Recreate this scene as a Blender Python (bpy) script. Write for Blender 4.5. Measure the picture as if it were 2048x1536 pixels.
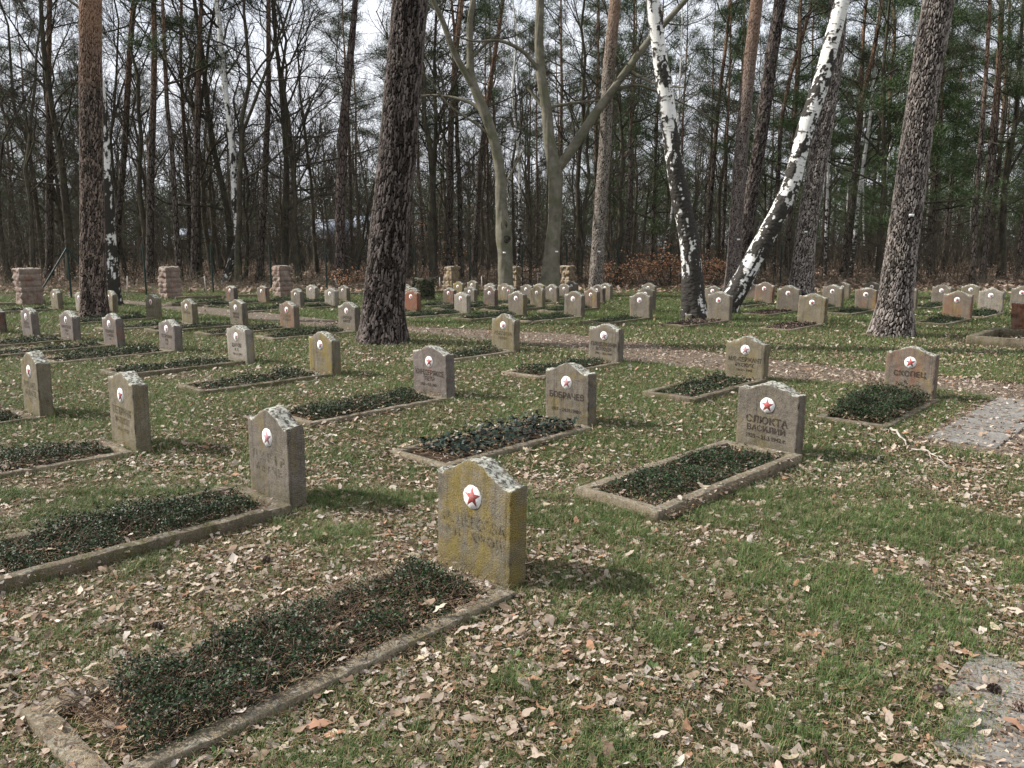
import bpy, math
import numpy as np
from math import radians, sin, cos, pi
for o in list(bpy.data.objects): bpy.data.objects.remove(o)
SC = bpy.context.scene
COL = SC.collection
rng = np.random.default_rng(11)

# ------------------------------------------------------------------ camera
CAM_H = 1.65; F_PX = 1607.0; HOR = 488.0
PITCH = math.atan((768 - HOR) / F_PX)
cam = bpy.data.cameras.new('camera'); cam_o = bpy.data.objects.new('camera', cam); COL.objects.link(cam_o)
cam.sensor_width = 36.0; cam.lens = F_PX / 2048 * 36.0
cam.clip_start = 0.05; cam.clip_end = 3000
cam_o.location = (0, 0, CAM_H); cam_o.rotation_euler = (pi / 2 - PITCH, 0, 0)
SC.camera = cam_o

# ------------------------------------------------------------------ sky, sun, exposure
SUN_EL = radians(37); SUN_AZ = radians(187)      # azimuth of the sun, measured from +x (187 = left, a little in front)
SUN_AZ = radians(172)
w = bpy.data.worlds.new('World'); SC.world = w; w.use_nodes = True
nt = w.node_tree; nt.nodes.clear()
N = nt.nodes.new; L = nt.links.new
sky = N('ShaderNodeTexSky'); sky.sky_type = 'NISHITA'; sky.sun_disc = False
sky.sun_elevation = SUN_EL; sky.sun_rotation = pi / 2 - SUN_AZ
sky.air_density = 1.0; sky.dust_density = 2.0; sky.ozone_density = 1.0
skm = N('ShaderNodeVectorMath'); skm.operation = 'SCALE'; skm.inputs['Scale'].default_value = 0.10
L(sky.outputs[0], skm.inputs[0])
tc = N('ShaderNodeTexCoord'); mp = N('ShaderNodeMapping'); mp.inputs['Scale'].default_value = (1.2, 1.2, 4.0)
nz = N('ShaderNodeTexNoise'); nz.inputs['Scale'].default_value = 1.6; nz.inputs['Detail'].default_value = 8; nz.inputs['Roughness'].default_value = 0.6
L(tc.outputs['Generated'], mp.inputs[0]); L(mp.outputs[0], nz.inputs['Vector'])
rp = N('ShaderNodeValToRGB'); rp.color_ramp.elements[0].position = 0.36; rp.color_ramp.elements[1].position = 0.58
rp.color_ramp.elements[0].color = (0.68, 0.68, 0.68, 1)
L(nz.outputs['Fac'], rp.inputs[0])
mx = N('ShaderNodeMix'); mx.data_type = 'RGBA'; L(rp.outputs[0], mx.inputs[0]); L(skm.outputs[0], mx.inputs[6])
mx.inputs[7].default_value = (0.80, 0.825, 0.88, 1)
bg = N('ShaderNodeBackground'); bg.inputs['Strength'].default_value = 1.0; L(mx.outputs[2], bg.inputs[0])
wo = N('ShaderNodeOutputWorld'); L(bg.outputs[0], wo.inputs[0])
sun = bpy.data.lights.new('sun', 'SUN'); sun.energy = 5.0; sun.angle = radians(0.6); sun.color = (1.0, 0.955, 0.90)
sun_o = bpy.data.objects.new('sun', sun); COL.objects.link(sun_o)
sun_o.rotation_euler = (0, 0, 0)
from mathutils import Vector
sdir = Vector((cos(SUN_AZ) * cos(SUN_EL), sin(SUN_AZ) * cos(SUN_EL), sin(SUN_EL)))
sun_o.rotation_euler = sdir.to_track_quat('Z', 'Y').to_euler(); sun_o.location = (-20, 5, 30)
SC.view_settings.view_transform = 'Standard'; SC.view_settings.look = 'None'
SC.view_settings.exposure = 0.54; SC.view_settings.gamma = 1.0
SC.render.engine = 'CYCLES'
SC.cycles.max_bounces = 4; SC.cycles.diffuse_bounces = 2; SC.cycles.glossy_bounces = 1; SC.cycles.transparent_max_bounces = 4

# ------------------------------------------------------------------ helpers
def G(x, y):                       # photo pixel on the ground -> world x, y
    r = (x - 1024) / F_PX; u = (768 - y) / F_PX
    dy = cos(PITCH) + u * sin(PITCH); dz = -sin(PITCH) + u * cos(PITCH)
    t = CAM_H / -dz
    return np.array([r * t, dy * t])
def P3(x, y, Y):                   # photo pixel at the distance Y -> world point
    r = (x - 1024) / F_PX; u = (768 - y) / F_PX
    dy = cos(PITCH) + u * sin(PITCH); dz = -sin(PITCH) + u * cos(PITCH)
    t = Y / dy
    return np.array([r * t, Y, CAM_H + dz * t]), t
def row_of(d):                     # distance of a ground row: pixel row of distance d (centre column)
    return d
def h2(i, j, s=0.0):
    v = np.sin(i * 127.1 + j * 311.7 + s * 74.7) * 43758.5453
    return v - np.floor(v)
def vnoise(x, y, s=0.0):
    xi = np.floor(x); yi = np.floor(y); fx = x - xi; fy = y - yi
    fx = fx * fx * (3 - 2 * fx); fy = fy * fy * (3 - 2 * fy)
    a = h2(xi, yi, s); b = h2(xi + 1, yi, s); c = h2(xi, yi + 1, s); d = h2(xi + 1, yi + 1, s)
    return (a * (1 - fx) + b * fx) * (1 - fy) + (c * (1 - fx) + d * fx) * fy
def fbm(x, y, s=0.0, o=4):
    v = 0; a = 0.5; t = 0
    for k in range(o):
        v = v + a * vnoise(x * 2 ** k + 13.7 * k, y * 2 ** k - 7.1 * k, s + k); t += a; a *= 0.5
    return v / t
def sstep(a, b, x):
    t = np.clip((x - a) / (b - a), 0, 1); return t * t * (3 - 2 * t)

def mk_mesh(name, V, Q=None, T=None, col=None, attrs=None, smooth=False, mat=None):
    V = np.asarray(V, np.float32).reshape(-1, 3)
    me = bpy.data.meshes.new(name)
    nq = 0 if Q is None else len(Q); ntt = 0 if T is None else len(T)
    me.vertices.add(len(V)); me.vertices.foreach_set('co', V.ravel())
    lp = []
    if nq: lp.append(np.asarray(Q, np.int32).ravel())
    if ntt: lp.append(np.asarray(T, np.int32).ravel())
    lp = np.concatenate(lp)
    me.loops.add(len(lp)); me.loops.foreach_set('vertex_index', lp)
    st = np.concatenate([np.arange(nq) * 4, nq * 4 + np.arange(ntt) * 3]).astype(np.int32)
    me.polygons.add(nq + ntt); me.polygons.foreach_set('loop_start', st)
    if smooth: me.polygons.foreach_set('use_smooth', np.ones(nq + ntt, bool))
    me.update(calc_edges=True)
    if col is not None:
        a = me.color_attributes.new('Col', 'FLOAT_COLOR', 'POINT')
        c = np.ones((len(V), 4), np.float32); c[:, :3] = col; a.data.foreach_set('color', c.ravel())
    for k, v in (attrs or {}).items():
        a = me.attributes.new(k, 'FLOAT', 'POINT'); a.data.foreach_set('value', np.asarray(v, np.float32))
    if mat: me.materials.append(mat)
    return me
def link(name, me, parent=None, loc=None, rz=0):
    o = bpy.data.objects.new(name, me); COL.objects.link(o)
    if parent: o.parent = parent
    if loc is not None: o.location = loc
    if rz: o.rotation_euler = (0, 0, rz)
    return o
def tag(o, label=None, cat=None, group=None, kind=None):
    if label: o['label'] = label
    if cat: o['category'] = cat
    if group: o['group'] = group
    if kind: o['kind'] = kind
    return o
def empty(name, loc=(0, 0, 0), rz=0):
    o = bpy.data.objects.new(name, None); COL.objects.link(o); o.location = loc; o.rotation_euler = (0, 0, rz); o.empty_display_size = 0.2
    return o
def dup_tree(o, parent=None):
    c = o.copy(); COL.objects.link(c)
    if parent: c.parent = parent
    for ch in [x for x in o.children]: dup_tree(ch, c)
    return c

class Geo:
    def __init__(s): s.V = []; s.Q = []; s.T = []; s.n = 0; s.A = {}; s.C = []
    def add(s, V, Q=None, T=None, col=None, **at):
        V = np.asarray(V, float).reshape(-1, 3)
        if Q is not None and len(Q): s.Q.append(np.asarray(Q) + s.n)
        if T is not None and len(T): s.T.append(np.asarray(T) + s.n)
        s.V.append(V); s.n += len(V)
        if col is not None:
            s.C.append(np.broadcast_to(np.asarray(col, float), (len(V), 3)))
        for k, v in at.items(): s.A.setdefault(k, []).append(np.broadcast_to(np.asarray(v, float), (len(V),)))
    def arrays(s):
        return (np.concatenate(s.V), np.concatenate(s.Q) if s.Q else None, np.concatenate(s.T) if s.T else None, np.concatenate(s.C) if s.C else None)
    def mesh(s, name, mat, smooth=False):
        V, Q, T, C = s.arrays()
        return mk_mesh(name, V, Q, T, C, {k: np.concatenate(v) for k, v in s.A.items()}, smooth, mat)

def tube(path, rad, sides, cap=False):
    path = np.asarray(path, float); n = len(path); rad = np.broadcast_to(rad, (n,))
    t = np.gradient(path, axis=0); t /= np.linalg.norm(t, axis=1)[:, None] + 1e-9
    ax = np.eye(3)[np.argmin(np.abs(t).sum(0))] if abs(t[:, 2]).mean() < .8 else np.array([1., 0, 0])
    u = ax - (t @ ax)[:, None] * t; u /= np.linalg.norm(u, axis=1)[:, None] + 1e-9
    v = np.cross(t, u)
    th = np.arange(sides) / sides * 2 * pi
    V = path[:, None] + rad[:, None, None] * (np.cos(th)[None, :, None] * u[:, None] + np.sin(th)[None, :, None] * v[:, None])
    i = np.arange(n - 1)[:, None] * sides; j = np.arange(sides)[None]; j2 = (j + 1) % sides
    Q = np.stack([i + j, i + j2, i + sides + j2, i + sides + j], -1).reshape(-1, 4)
    return V.reshape(-1, 3), Q
def boxv(x0, x1, y0, y1, z0, z1):
    V = np.array([(x, y, z) for z in (z0, z1) for y in (y0, y1) for x in (x0, x1)], float)
    Q = np.array([(0, 2, 3, 1), (4, 5, 7, 6), (0, 1, 5, 4), (1, 3, 7, 5), (3, 2, 6, 7), (2, 0, 4, 6)])
    return V, Q
def gridbox(xs, ys, zs):
    """surface of a box on given grid lines; returns verts, quads, (ix,iy,iz) per vertex"""
    nx, ny, nzz = len(xs), len(ys), len(zs)
    idx = -np.ones((nx, ny, nzz), int)
    I, J, K = np.meshgrid(np.arange(nx), np.arange(ny), np.arange(nzz), indexing='ij')
    m = (I == 0) | (I == nx - 1) | (J == 0) | (J == ny - 1) | (K == 0) | (K == nzz - 1)
    idx[m] = np.arange(m.sum())
    V = np.stack([xs[I[m]], ys[J[m]], zs[K[m]]], -1)
    Q = []
    def face(A, flip):
        a = A[:-1, :-1].ravel(); b = A[1:, :-1].ravel(); c = A[1:, 1:].ravel(); d = A[:-1, 1:].ravel()
        Q.append(np.stack([a, b, c, d] if not flip else [a, d, c, b], -1))
    face(idx[:, 0, :], False); face(idx[:, -1, :], True)
    face(idx[0], True); face(idx[-1], False)
    face(idx[:, :, 0], True); face(idx[:, :, -1], False)
    return V, np.concatenate(Q), (I[m], J[m], K[m])

# ------------------------------------------------------------------ materials
def new_mat(name, rough=0.9, spec=0.2):
    m = bpy.data.materials.new(name); m.use_nodes = True; t = m.node_tree; t.nodes.clear()
    b = t.nodes.new('ShaderNodeBsdfPrincipled'); o = t.nodes.new('ShaderNodeOutputMaterial')
    t.links.new(b.outputs[0], o.inputs[0]); b.inputs['Roughness'].default_value = rough
    b.inputs['Specular IOR Level'].default_value = spec
    return m, t, b
class NB:
    def __init__(s, t): s.t = t
    def n(s, k, **kw):
        nd = s.t.nodes.new(k)
        for a, v in kw.items(): setattr(nd, a, v)
        return nd
    def l(s, a, b): s.t.links.new(a, b)
    def coord(s, scale=(1, 1, 1), kind='Object', rnd=False):
        c = s.n('ShaderNodeTexCoord'); m = s.n('ShaderNodeMapping'); m.inputs['Scale'].default_value = scale
        s.l(c.outputs[kind], m.inputs[0])
        if rnd:
            oi = s.n('ShaderNodeObjectInfo'); v = s.n('ShaderNodeMath', operation='MULTIPLY'); v.inputs[1].default_value = 37.0
            s.l(oi.outputs['Random'], v.inputs[0]); cb = s.n('ShaderNodeCombineXYZ')
            for i in range(3): s.l(v.outputs[0], cb.inputs[i])
            s.l(cb.outputs[0], m.inputs['Location'])
        return m.outputs[0]
    def noise(s, vec, scale, detail=4, rough=0.55, dist=0.0):
        n = s.n('ShaderNodeTexNoise'); n.inputs['Scale'].default_value = scale; n.inputs['Detail'].default_value = detail
        n.inputs['Roughness'].default_value = rough; n.inputs['Distortion'].default_value = dist
        s.l(vec, n.inputs['Vector']); return n.outputs['Fac']
    def ramp(s, fac, stops):
        r = s.n('ShaderNodeValToRGB'); e = r.color_ramp.elements
        while len(e) < len(stops): e.new(0.5)
        for k, (p, c) in enumerate(stops):
            e[k].position = p; e[k].color = (c if len(c) == 4 else (*c, 1)) if hasattr(c, '__len__') else (c, c, c, 1)
        s.l(fac, r.inputs[0]); return r.outputs[0]
    def mix(s, fac, a, b, mode='MIX'):
        m = s.n('ShaderNodeMix', data_type='RGBA', blend_type=mode)
        for src, i in ((fac, 0), (a, 6), (b, 7)):
            if hasattr(src, 'is_linked') or isinstance(src, bpy.types.NodeSocket): s.l(src, m.inputs[i])
            elif i == 0: m.inputs[0].default_value = src
            else: m.inputs[i].default_value = (*src, 1)
        return m.outputs[2]
    def math(s, op, a, b=None, clamp=False):
        m = s.n('ShaderNodeMath', operation=op); m.use_clamp = clamp
        for i, v in enumerate((a, b)):
            if v is None: continue
            if isinstance(v, bpy.types.NodeSocket): s.l(v, m.inputs[i])
            else: m.inputs[i].default_value = v
        return m.outputs[0]
    def bump(s, h, strength, dist, bsdf):
        b = s.n('ShaderNodeBump'); b.inputs['Strength'].default_value = strength; b.inputs['Distance'].default_value = dist
        s.l(h, b.inputs['Height']); s.l(b.outputs[0], bsdf.inputs['Normal']); return b
def attr(nb, name, fac=True):
    a = nb.n('ShaderNodeAttribute'); a.attribute_name = name
    return a.outputs['Fac'] if fac else a.outputs['Color']
def sep(nb, v):
    s_ = nb.n('ShaderNodeSeparateXYZ'); nb.l(v, s_.inputs[0]); return s_.outputs

def col_mat(name, rough=0.8, spec=0.2, trans=0.0):
    m, t, b = new_mat(name, rough, spec); nb = NB(t)
    c = attr(nb, 'Col', False); nb.l(c, b.inputs['Base Color'])
    if trans:
        tr = nb.n('ShaderNodeBsdfTranslucent'); nb.l(c, tr.inputs[0]); ms = nb.n('ShaderNodeMixShader'); ms.inputs[0].default_value = trans
        o = [x for x in t.nodes if x.type == 'OUTPUT_MATERIAL'][0]
        nb.l(b.outputs[0], ms.inputs[1]); nb.l(tr.outputs[0], ms.inputs[2]); nb.l(ms.outputs[0], o.inputs[0])
    return m
M_GRASS = col_mat('grass_blades', 0.6, 0.25, 0.3)
M_LEAF = col_mat('dry_leaves', 0.8, 0.25, 0.12)
M_NEEDLE = col_mat('fallen_needles', 0.8, 0.2)
M_BEDLEAF = col_mat('bed_leaves', 0.5, 0.22)

def stone_mat(name, base, dark, yel=0.0, red=0.0, ycol=(0.30, 0.21, 0.035), rcol=(0.28, 0.10, 0.06), lich=0.7, moss=0.3, comb=1.0, lcol=(0.46, 0.455, 0.39)):
    m, t, b = new_mat(name, 0.93, 0.15); nb = NB(t)
    vec = nb.coord(rnd=True); raw = nb.coord()
    fine = nb.noise(vec, 170, 3, 0.7); med = nb.noise(vec, 22, 5, 0.65); big = nb.noise(vec, 4.5, 4, 0.6)
    c = nb.mix(nb.ramp(med, [(0.30, 0.0), (0.70, 1.0)]), dark, base)
    c = nb.mix(nb.ramp(big, [(0.35, 0.0), (0.62, 0.6)]), c, tuple(min(1, x * 1.25) for x in base))
    streak = nb.math('ADD', nb.math('MULTIPLY', nb.noise(nb.coord((8, 8, 1.6), rnd=True), 1.0, 5, 0.65), 0.55), nb.math('MULTIPLY', nb.noise(vec, 6.0, 6, 0.7), 0.45))
    if yel: c = nb.mix(nb.ramp(streak, [(0.60 - 0.20 * yel, 0.0), (0.72 - 0.19 * yel, min(.95, 0.5 + 0.4 * yel))]), c, ycol)
    if red: c = nb.mix(nb.ramp(nb.noise(nb.coord((5, 5, 1.8), rnd=True), 1.3, 4, 0.6), [(0.60 - 0.28 * red, 0.0), (0.72 - 0.2 * red, min(1, 0.4 + 0.5 * red))]), c, rcol)
    # dark weather streaks
    st2 = nb.noise(nb.coord((26, 26, 1.3), rnd=True), 1.0, 4, 0.65)
    c = nb.mix(nb.ramp(st2, [(0.52, 0.0), (0.72, 0.55)]), c, tuple(x * 0.45 for x in dark))
    # speckled aggregate
    c = nb.mix(nb.ramp(fine, [(0.36, 0.75), (0.48, 0.0)]), c, tuple(x * 0.35 for x in dark))
    c = nb.mix(nb.ramp(fine, [(0.60, 0.0), (0.72, 0.7)]), c, tuple(min(1, x * 1.9 + .04) for x in base))
    # damp grey-ochre foot
    z = sep(nb, raw)[2]
    foot = nb.math('ADD', z, nb.math('MULTIPLY', big, 0.22))
    c = nb.mix(nb.ramp(foot, [(0.10, moss), (0.30, 0.0)]), c, (0.13, 0.115, 0.045))
    # lichen on top surfaces and crest
    g = nb.n('ShaderNodeNewGeometry'); nz_ = sep(nb, g.outputs['Normal'])[2]
    up = nb.ramp(nz_, [(0.35, 0.0), (0.6, 1.0)])
    ln = nb.noise(vec, 14, 5, 0.7, 0.6)
    licol = nb.mix(nb.ramp(nb.noise(vec, 38, 4, 0.7), [(0.42, 0.0), (0.56, 1.0)]), (0.075, 0.07, 0.06), lcol)
    lm = nb.math('MULTIPLY', up, nb.ramp(ln, [(0.52 - 0.3 * lich, 0.0), (0.62 - 0.2 * lich, 1.0)]))
    c = nb.mix(lm, c, licol)
    nb.l(c, b.inputs['Base Color'])
    # tool marks: fine horizontal combing on the flanks, pecked front
    tn = nb.n('ShaderNodeTexCoord'); on = sep(nb, tn.outputs['Normal'])
    side = nb.ramp(nb.math('ABSOLUTE', on[0]), [(0.4, 0.0), (0.7, 0.75)])
    wv = nb.n('ShaderNodeTexWave', wave_type='BANDS', bands_direction='Z'); wv.inputs['Scale'].default_value = 26; wv.inputs['Distortion'].default_value = 9.0
    wv.inputs['Detail'].default_value = 3; wv.inputs['Detail Scale'].default_value = 2.5; nb.l(raw, wv.inputs['Vector'])
    hgt = nb.math('ADD', nb.math('MULTIPLY', wv.outputs['Fac'], nb.math('MULTIPLY', side, comb)), nb.math('MULTIPLY', nb.noise(vec, 120, 4, 0.7), 1.6))
    nb.bump(hgt, 0.75, 0.006, b)
    return m
SM = {
 'grey': stone_mat('grey_granite', (0.175, 0.152, 0.122), (0.095, 0.082, 0.066), 0.42, 0.0, (0.20, 0.15, 0.05)),
 'tan': stone_mat('ochre_grey_granite', (0.20, 0.172, 0.122), (0.105, 0.09, 0.064), 0.5, 0.0, (0.185, 0.14, 0.05)),
 'yellow': stone_mat('yellow_algae_granite', (0.19, 0.165, 0.125), (0.10, 0.09, 0.07), 0.80, 0.0, (0.225, 0.165, 0.035)),
 'light': stone_mat('pale_granite', (0.26, 0.235, 0.195), (0.14, 0.122, 0.10), 0.3, 0.0),
 'red': stone_mat('red_granite', (0.19, 0.115, 0.085), (0.10, 0.06, 0.045), 0.3, 0.9, rcol=(0.22, 0.095, 0.06), lich=0.4),
 'rust': stone_mat('rust_stained_granite', (0.18, 0.148, 0.118), (0.10, 0.08, 0.062), 0.4, 0.55, rcol=(0.21, 0.105, 0.065)),
 'dark': stone_mat('dark_weathered_granite', (0.135, 0.11, 0.09), (0.06, 0.05, 0.042), 0.2, 0.3),
 'mauve': stone_mat('mauve_grey_granite', (0.18, 0.155, 0.137), (0.10, 0.084, 0.073), 0.2, 0.12, moss=0.15),
}
M_KERB = stone_mat('kerb_stone', (0.235, 0.195, 0.14), (0.085, 0.068, 0.048), 0.4, 0.0, (0.11, 0.10, 0.04), lich=0.15, moss=0.1, comb=0.0, lcol=(0.30, 0.265, 0.20))
M_KERBD = stone_mat('dark_kerb_stone', (0.16, 0.13, 0.095), (0.055, 0.045, 0.033), 0.7, 0.0, (0.07, 0.075, 0.02), lich=0.12, moss=0.1, comb=0.0, lcol=(0.24, 0.21, 0.16))

def paint_mat(name, col, under, wear):
    m, t, b = new_mat(name, 0.7, 0.3); nb = NB(t); v = nb.coord(rnd=True)
    n1 = nb.noise(v, 60, 4, 0.7)
    c = nb.mix(nb.ramp(n1, [(0.70 - wear, 0.0), (0.80 - wear, 1.0)]), col, under)
    nb.l(c, b.inputs['Base Color']); nb.bump(nb.noise(v, 160, 3), 0.4, 0.003, b); return m
M_WHITE = paint_mat('white_disc_paint', (0.82, 0.81, 0.78), (0.55, 0.48, 0.42), 0.06)
M_STAR = {'r': paint_mat('red_star_paint', (0.40, 0.06, 0.055), (0.30, 0.15, 0.14), 0.24),
          'p': paint_mat('faded_pink_star_paint', (0.50, 0.16, 0.17), (0.40, 0.26, 0.27), 0.28),
          'd': paint_mat('dark_star_paint', (0.17, 0.05, 0.04), (0.1, 0.06, 0.05), 0.2)}
def letter_mat(name, col, wear):
    m, t, b = new_mat(name, 0.9, 0.1); nb = NB(t); v = nb.coord(rnd=True)
    b.inputs['Base Color'].default_value = (*col, 1)
    wear = wear + .03
    tr = nb.n('ShaderNodeBsdfTransparent'); ms = nb.n('ShaderNodeMixShader')
    a = nb.ramp(nb.noise(v, 45, 4, 0.7), [(0.44 - wear, 0.0), (0.53 - wear, 0.92)]); nb.l(a, ms.inputs[0])
    nb.l(tr.outputs[0], ms.inputs[1]); nb.l(b.outputs[0], ms.inputs[2])
    o = [x for x in t.nodes if x.type == 'OUTPUT_MATERIAL'][0]; nb.l(ms.outputs[0], o.inputs[0]); return m
M_LET = letter_mat('worn_engraved_lettering', (0.045, 0.035, 0.028), 0.06)
M_LETW = letter_mat('weathered_engraved_lettering', (0.09, 0.075, 0.045), 0.02)
M_LETX = letter_mat('almost_lost_lettering', (0.115, 0.10, 0.068), -0.05)

def pine_mat(name, zlo, zhi, plate=(0.19, 0.145, 0.125), crack=(0.022, 0.016, 0.013), light=(0.34, 0.265, 0.235), use_attr=True):
    m, t, b = new_mat(name, 0.95, 0.1); nb = NB(t)
    raw = nb.coord(); v = nb.coord(rnd=True)
    if use_attr:
        pl = attr(nb, 'plate'); ce = attr(nb, 'cell')
    else:
        vo = nb.n('ShaderNodeTexVoronoi', feature='DISTANCE_TO_EDGE'); vo.inputs['Scale'].default_value = 11; nb.l(nb.coord((1, 1, 0.35), rnd=True), vo.inputs['Vector'])
        pl = nb.ramp(vo.outputs['Distance'], [(0.02, 0.0), (0.16, 1.0)])
        vc = nb.n('ShaderNodeTexVoronoi'); vc.inputs['Scale'].default_value = 11; nb.l(nb.coord((1, 1, 0.35), rnd=True), vc.inputs['Vector'])
        ce = sep(nb, vc.outputs['Color'])[0]
    n1 = nb.noise(v, 30, 4, 0.7)
    pc = nb.mix(nb.ramp(nb.math('ADD', nb.math('MULTIPLY', ce, 0.75), nb.math('MULTIPLY', n1, 0.5)), [(0.40, 0.0), (0.92, 1.0)]), plate, light)
    zz = sep(nb, raw)[2]; zf = nb.n('ShaderNodeMapRange'); zf.inputs[1].default_value = zlo; zf.inputs[2].default_value = zhi
    nb.l(nb.math('ADD', zz, nb.math('MULTIPLY', nb.noise(v, 1.6, 3), 2.0)), zf.inputs[0])
    orange = nb.mix(n1, (0.195, 0.12, 0.08), (0.32, 0.205, 0.145))
    pc2 = nb.mix(zf.outputs[0], pc, orange)
    cr = nb.mix(zf.outputs[0], crack, (0.115, 0.065, 0.042))
    c = nb.mix(nb.ramp(pl, [(0.18, 0.0), (0.55, 1.0)]), cr, pc2)
    moss_ = nb.ramp(nb.noise(v, 2.2, 4, 0.7), [(0.60, 0.0), (0.72, 0.35)])
    c = nb.mix(moss_, c, (0.085, 0.085, 0.04))
    nb.l(c, b.inputs['Base Color'])
    hh = nb.math('ADD', nb.math('MULTIPLY', nb.noise(nb.coord((1, 1, 0.3), rnd=True), 55, 4, 0.7), 0.8), nb.math('MULTIPLY', pl, 1.0 if not use_attr else 0.4))
    nb.bump(hh, 0.9, 0.02, b)
    return m
M_PINE_T1 = pine_mat('pine_bark_rusty', 5.8, 7.4, plate=(0.055, 0.043, 0.035), light=(0.23, 0.175, 0.145), crack=(0.010, 0.008, 0.007))
M_PINE_T2 = pine_mat('pine_bark_dark', 30, 40, plate=(0.026, 0.021, 0.018), light=(0.155, 0.128, 0.115), crack=(0.007, 0.006, 0.005))
M_PINE_T3 = pine_mat('pine_bark_flaky', 30, 40, plate=(0.075, 0.064, 0.056), light=(0.33, 0.285, 0.255), crack=(0.014, 0.011, 0.009))
M_PINE_LO = pine_mat('pine_bark_grey', 9, 13, use_attr=False)
M_PINE_MID = pine_mat('pine_bark_orange_top', 7.0, 13.0, plate=(0.08, 0.067, 0.055), light=(0.14, 0.118, 0.10), use_attr=False)
def plain_bark(name, a, bcol, green=0.0, scale=9, zs=0.25, bumpd=0.01):
    m, t, b = new_mat(name, 0.95, 0.1); nb = NB(t); v = nb.coord((1, 1, zs), rnd=True)
    n1 = nb.noise(v, scale, 5, 0.7); n2 = nb.noise(nb.coord(rnd=True), 2.0, 4, 0.6)
    c = nb.mix(nb.ramp(n1, [(0.35, 0.0), (0.65, 1.0)]), a, bcol)
    if green: c = nb.mix(nb.ramp(n2, [(0.5, 0.0), (0.66, green)]), c, (0.10, 0.105, 0.055))
    nb.l(c, b.inputs['Base Color']); nb.bump(n1, 0.6, bumpd, b); return m
M_OAK = plain_bark('rough_grey_brown_bark', (0.034, 0.030, 0.023), (0.088, 0.077, 0.058), 0.5, 14)
M_BEECH = plain_bark('smooth_beech_bark', (0.10, 0.092, 0.068), (0.195, 0.178, 0.138), 0.65, 3.5, 1.0, 0.004)
M_TWIG = plain_bark('twig_bark', (0.038, 0.033, 0.026), (0.090, 0.077, 0.060), 0.3, 3)
M_TWIGL = plain_bark('pale_twig_bark', (0.10, 0.085, 0.06), (0.19, 0.165, 0.12), 0.3, 3)
def birch_mat(name, use_attr):
    m, t, b = new_mat(name, 0.75, 0.25); nb = NB(t); v = nb.coord(rnd=True)
    wn = nb.mix(nb.noise(v, 6, 4, 0.6), (0.60, 0.58, 0.53), (0.80, 0.79, 0.76))
    pk = nb.mix(nb.ramp(nb.noise(nb.coord((3, 3, 22), rnd=True), 2.0, 3, 0.6), [(0.60, 0.0), (0.68, 0.6)]), wn, (0.28, 0.24, 0.2))
    if use_attr: dk = attr(nb, 'dark')
    else:
        zz = sep(nb, nb.coord())[2]
        zr = nb.n('ShaderNodeMapRange'); zr.inputs[1].default_value = 0.0; zr.inputs[2].default_value = 5.0; zr.inputs[3].default_value = 0.22; zr.inputs[4].default_value = 0.0
        nb.l(zz, zr.inputs[0])
        dk = nb.ramp(nb.math('ADD', nb.noise(nb.coord((4, 4, 9), rnd=True), 1.0, 4, 0.7), zr.outputs[0]), [(0.58, 0.0), (0.63, 1.0)])
    bl = nb.mix(nb.noise(v, 40, 4, 0.7), (0.008, 0.007, 0.006), (0.06, 0.052, 0.042))
    nb.l(nb.mix(dk, pk, bl), b.inputs['Base Color']); nb.bump(nb.math('SUBTRACT', nb.noise(v, 60, 3), dk), 0.7, 0.012, b); return m
M_BIRCH = birch_mat('birch_bark', True); M_BIRCHF = birch_mat('slender_birch_bark', False)
def foliage_mat(name, a, bcol):
    m, t, b = new_mat(name, 0.6, 0.25); nb = NB(t); v = nb.coord(rnd=True)
    c = nb.mix(nb.noise(v, 1.4, 3, 0.7), a, bcol); nb.l(c, b.inputs['Base Color']); return m
M_NEED = foliage_mat('pine_needles', (0.026, 0.050, 0.016), (0.068, 0.108, 0.034))
M_NEED2 = foliage_mat('grey_green_pine_needles', (0.045, 0.062, 0.036), (0.10, 0.125, 0.07))

# ------------------------------------------------------------------ ground
def ground_mat():
    m, t, b = new_mat('soil_and_moss', 1.0, 0.05); nb = NB(t); v = nb.coord()
    n1 = nb.noise(v, 1.1, 6, 0.65); n2 = nb.noise(v, 26, 5, 0.75); n3 = nb.noise(v, 0.25, 4, 0.6)
    c = nb.mix(nb.ramp(n2, [(0.35, 0.0), (0.65, 1.0)]), (0.022, 0.017, 0.012), (0.10, 0.082, 0.052))
    c = nb.mix(nb.ramp(n1, [(0.36, 0.1), (0.56, 0.8)]), c, (0.045, 0.060, 0.020))
    y = sep(nb, v)[1]; x = sep(nb, v)[0]
    far = nb.n('ShaderNodeMapRange'); far.inputs[1].default_value = 27; far.inputs[2].default_value = 34; nb.l(nb.math('ADD', y, nb.math('MULTIPLY', n3, 4)), far.inputs[0])
    lit = nb.mix(nb.ramp(n2, [(0.35, 0.0), (0.6, 1.0)]), (0.055, 0.042, 0.030), (0.17, 0.125, 0.09))
    c = nb.mix(far.outputs[0], c, lit)
    nb.l(c, b.inputs['Base Color']); nb.bump(n2, 0.8, 0.03, b); return m
V = np.array([(-700, -300, 0), (700, -300, 0), (700, 900, 0), (-700, 900, 0)], float)
g = link('ground', mk_mesh('ground', V, [(0, 1, 2, 3)], mat=ground_mat())); tag(g, kind='structure')

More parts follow.
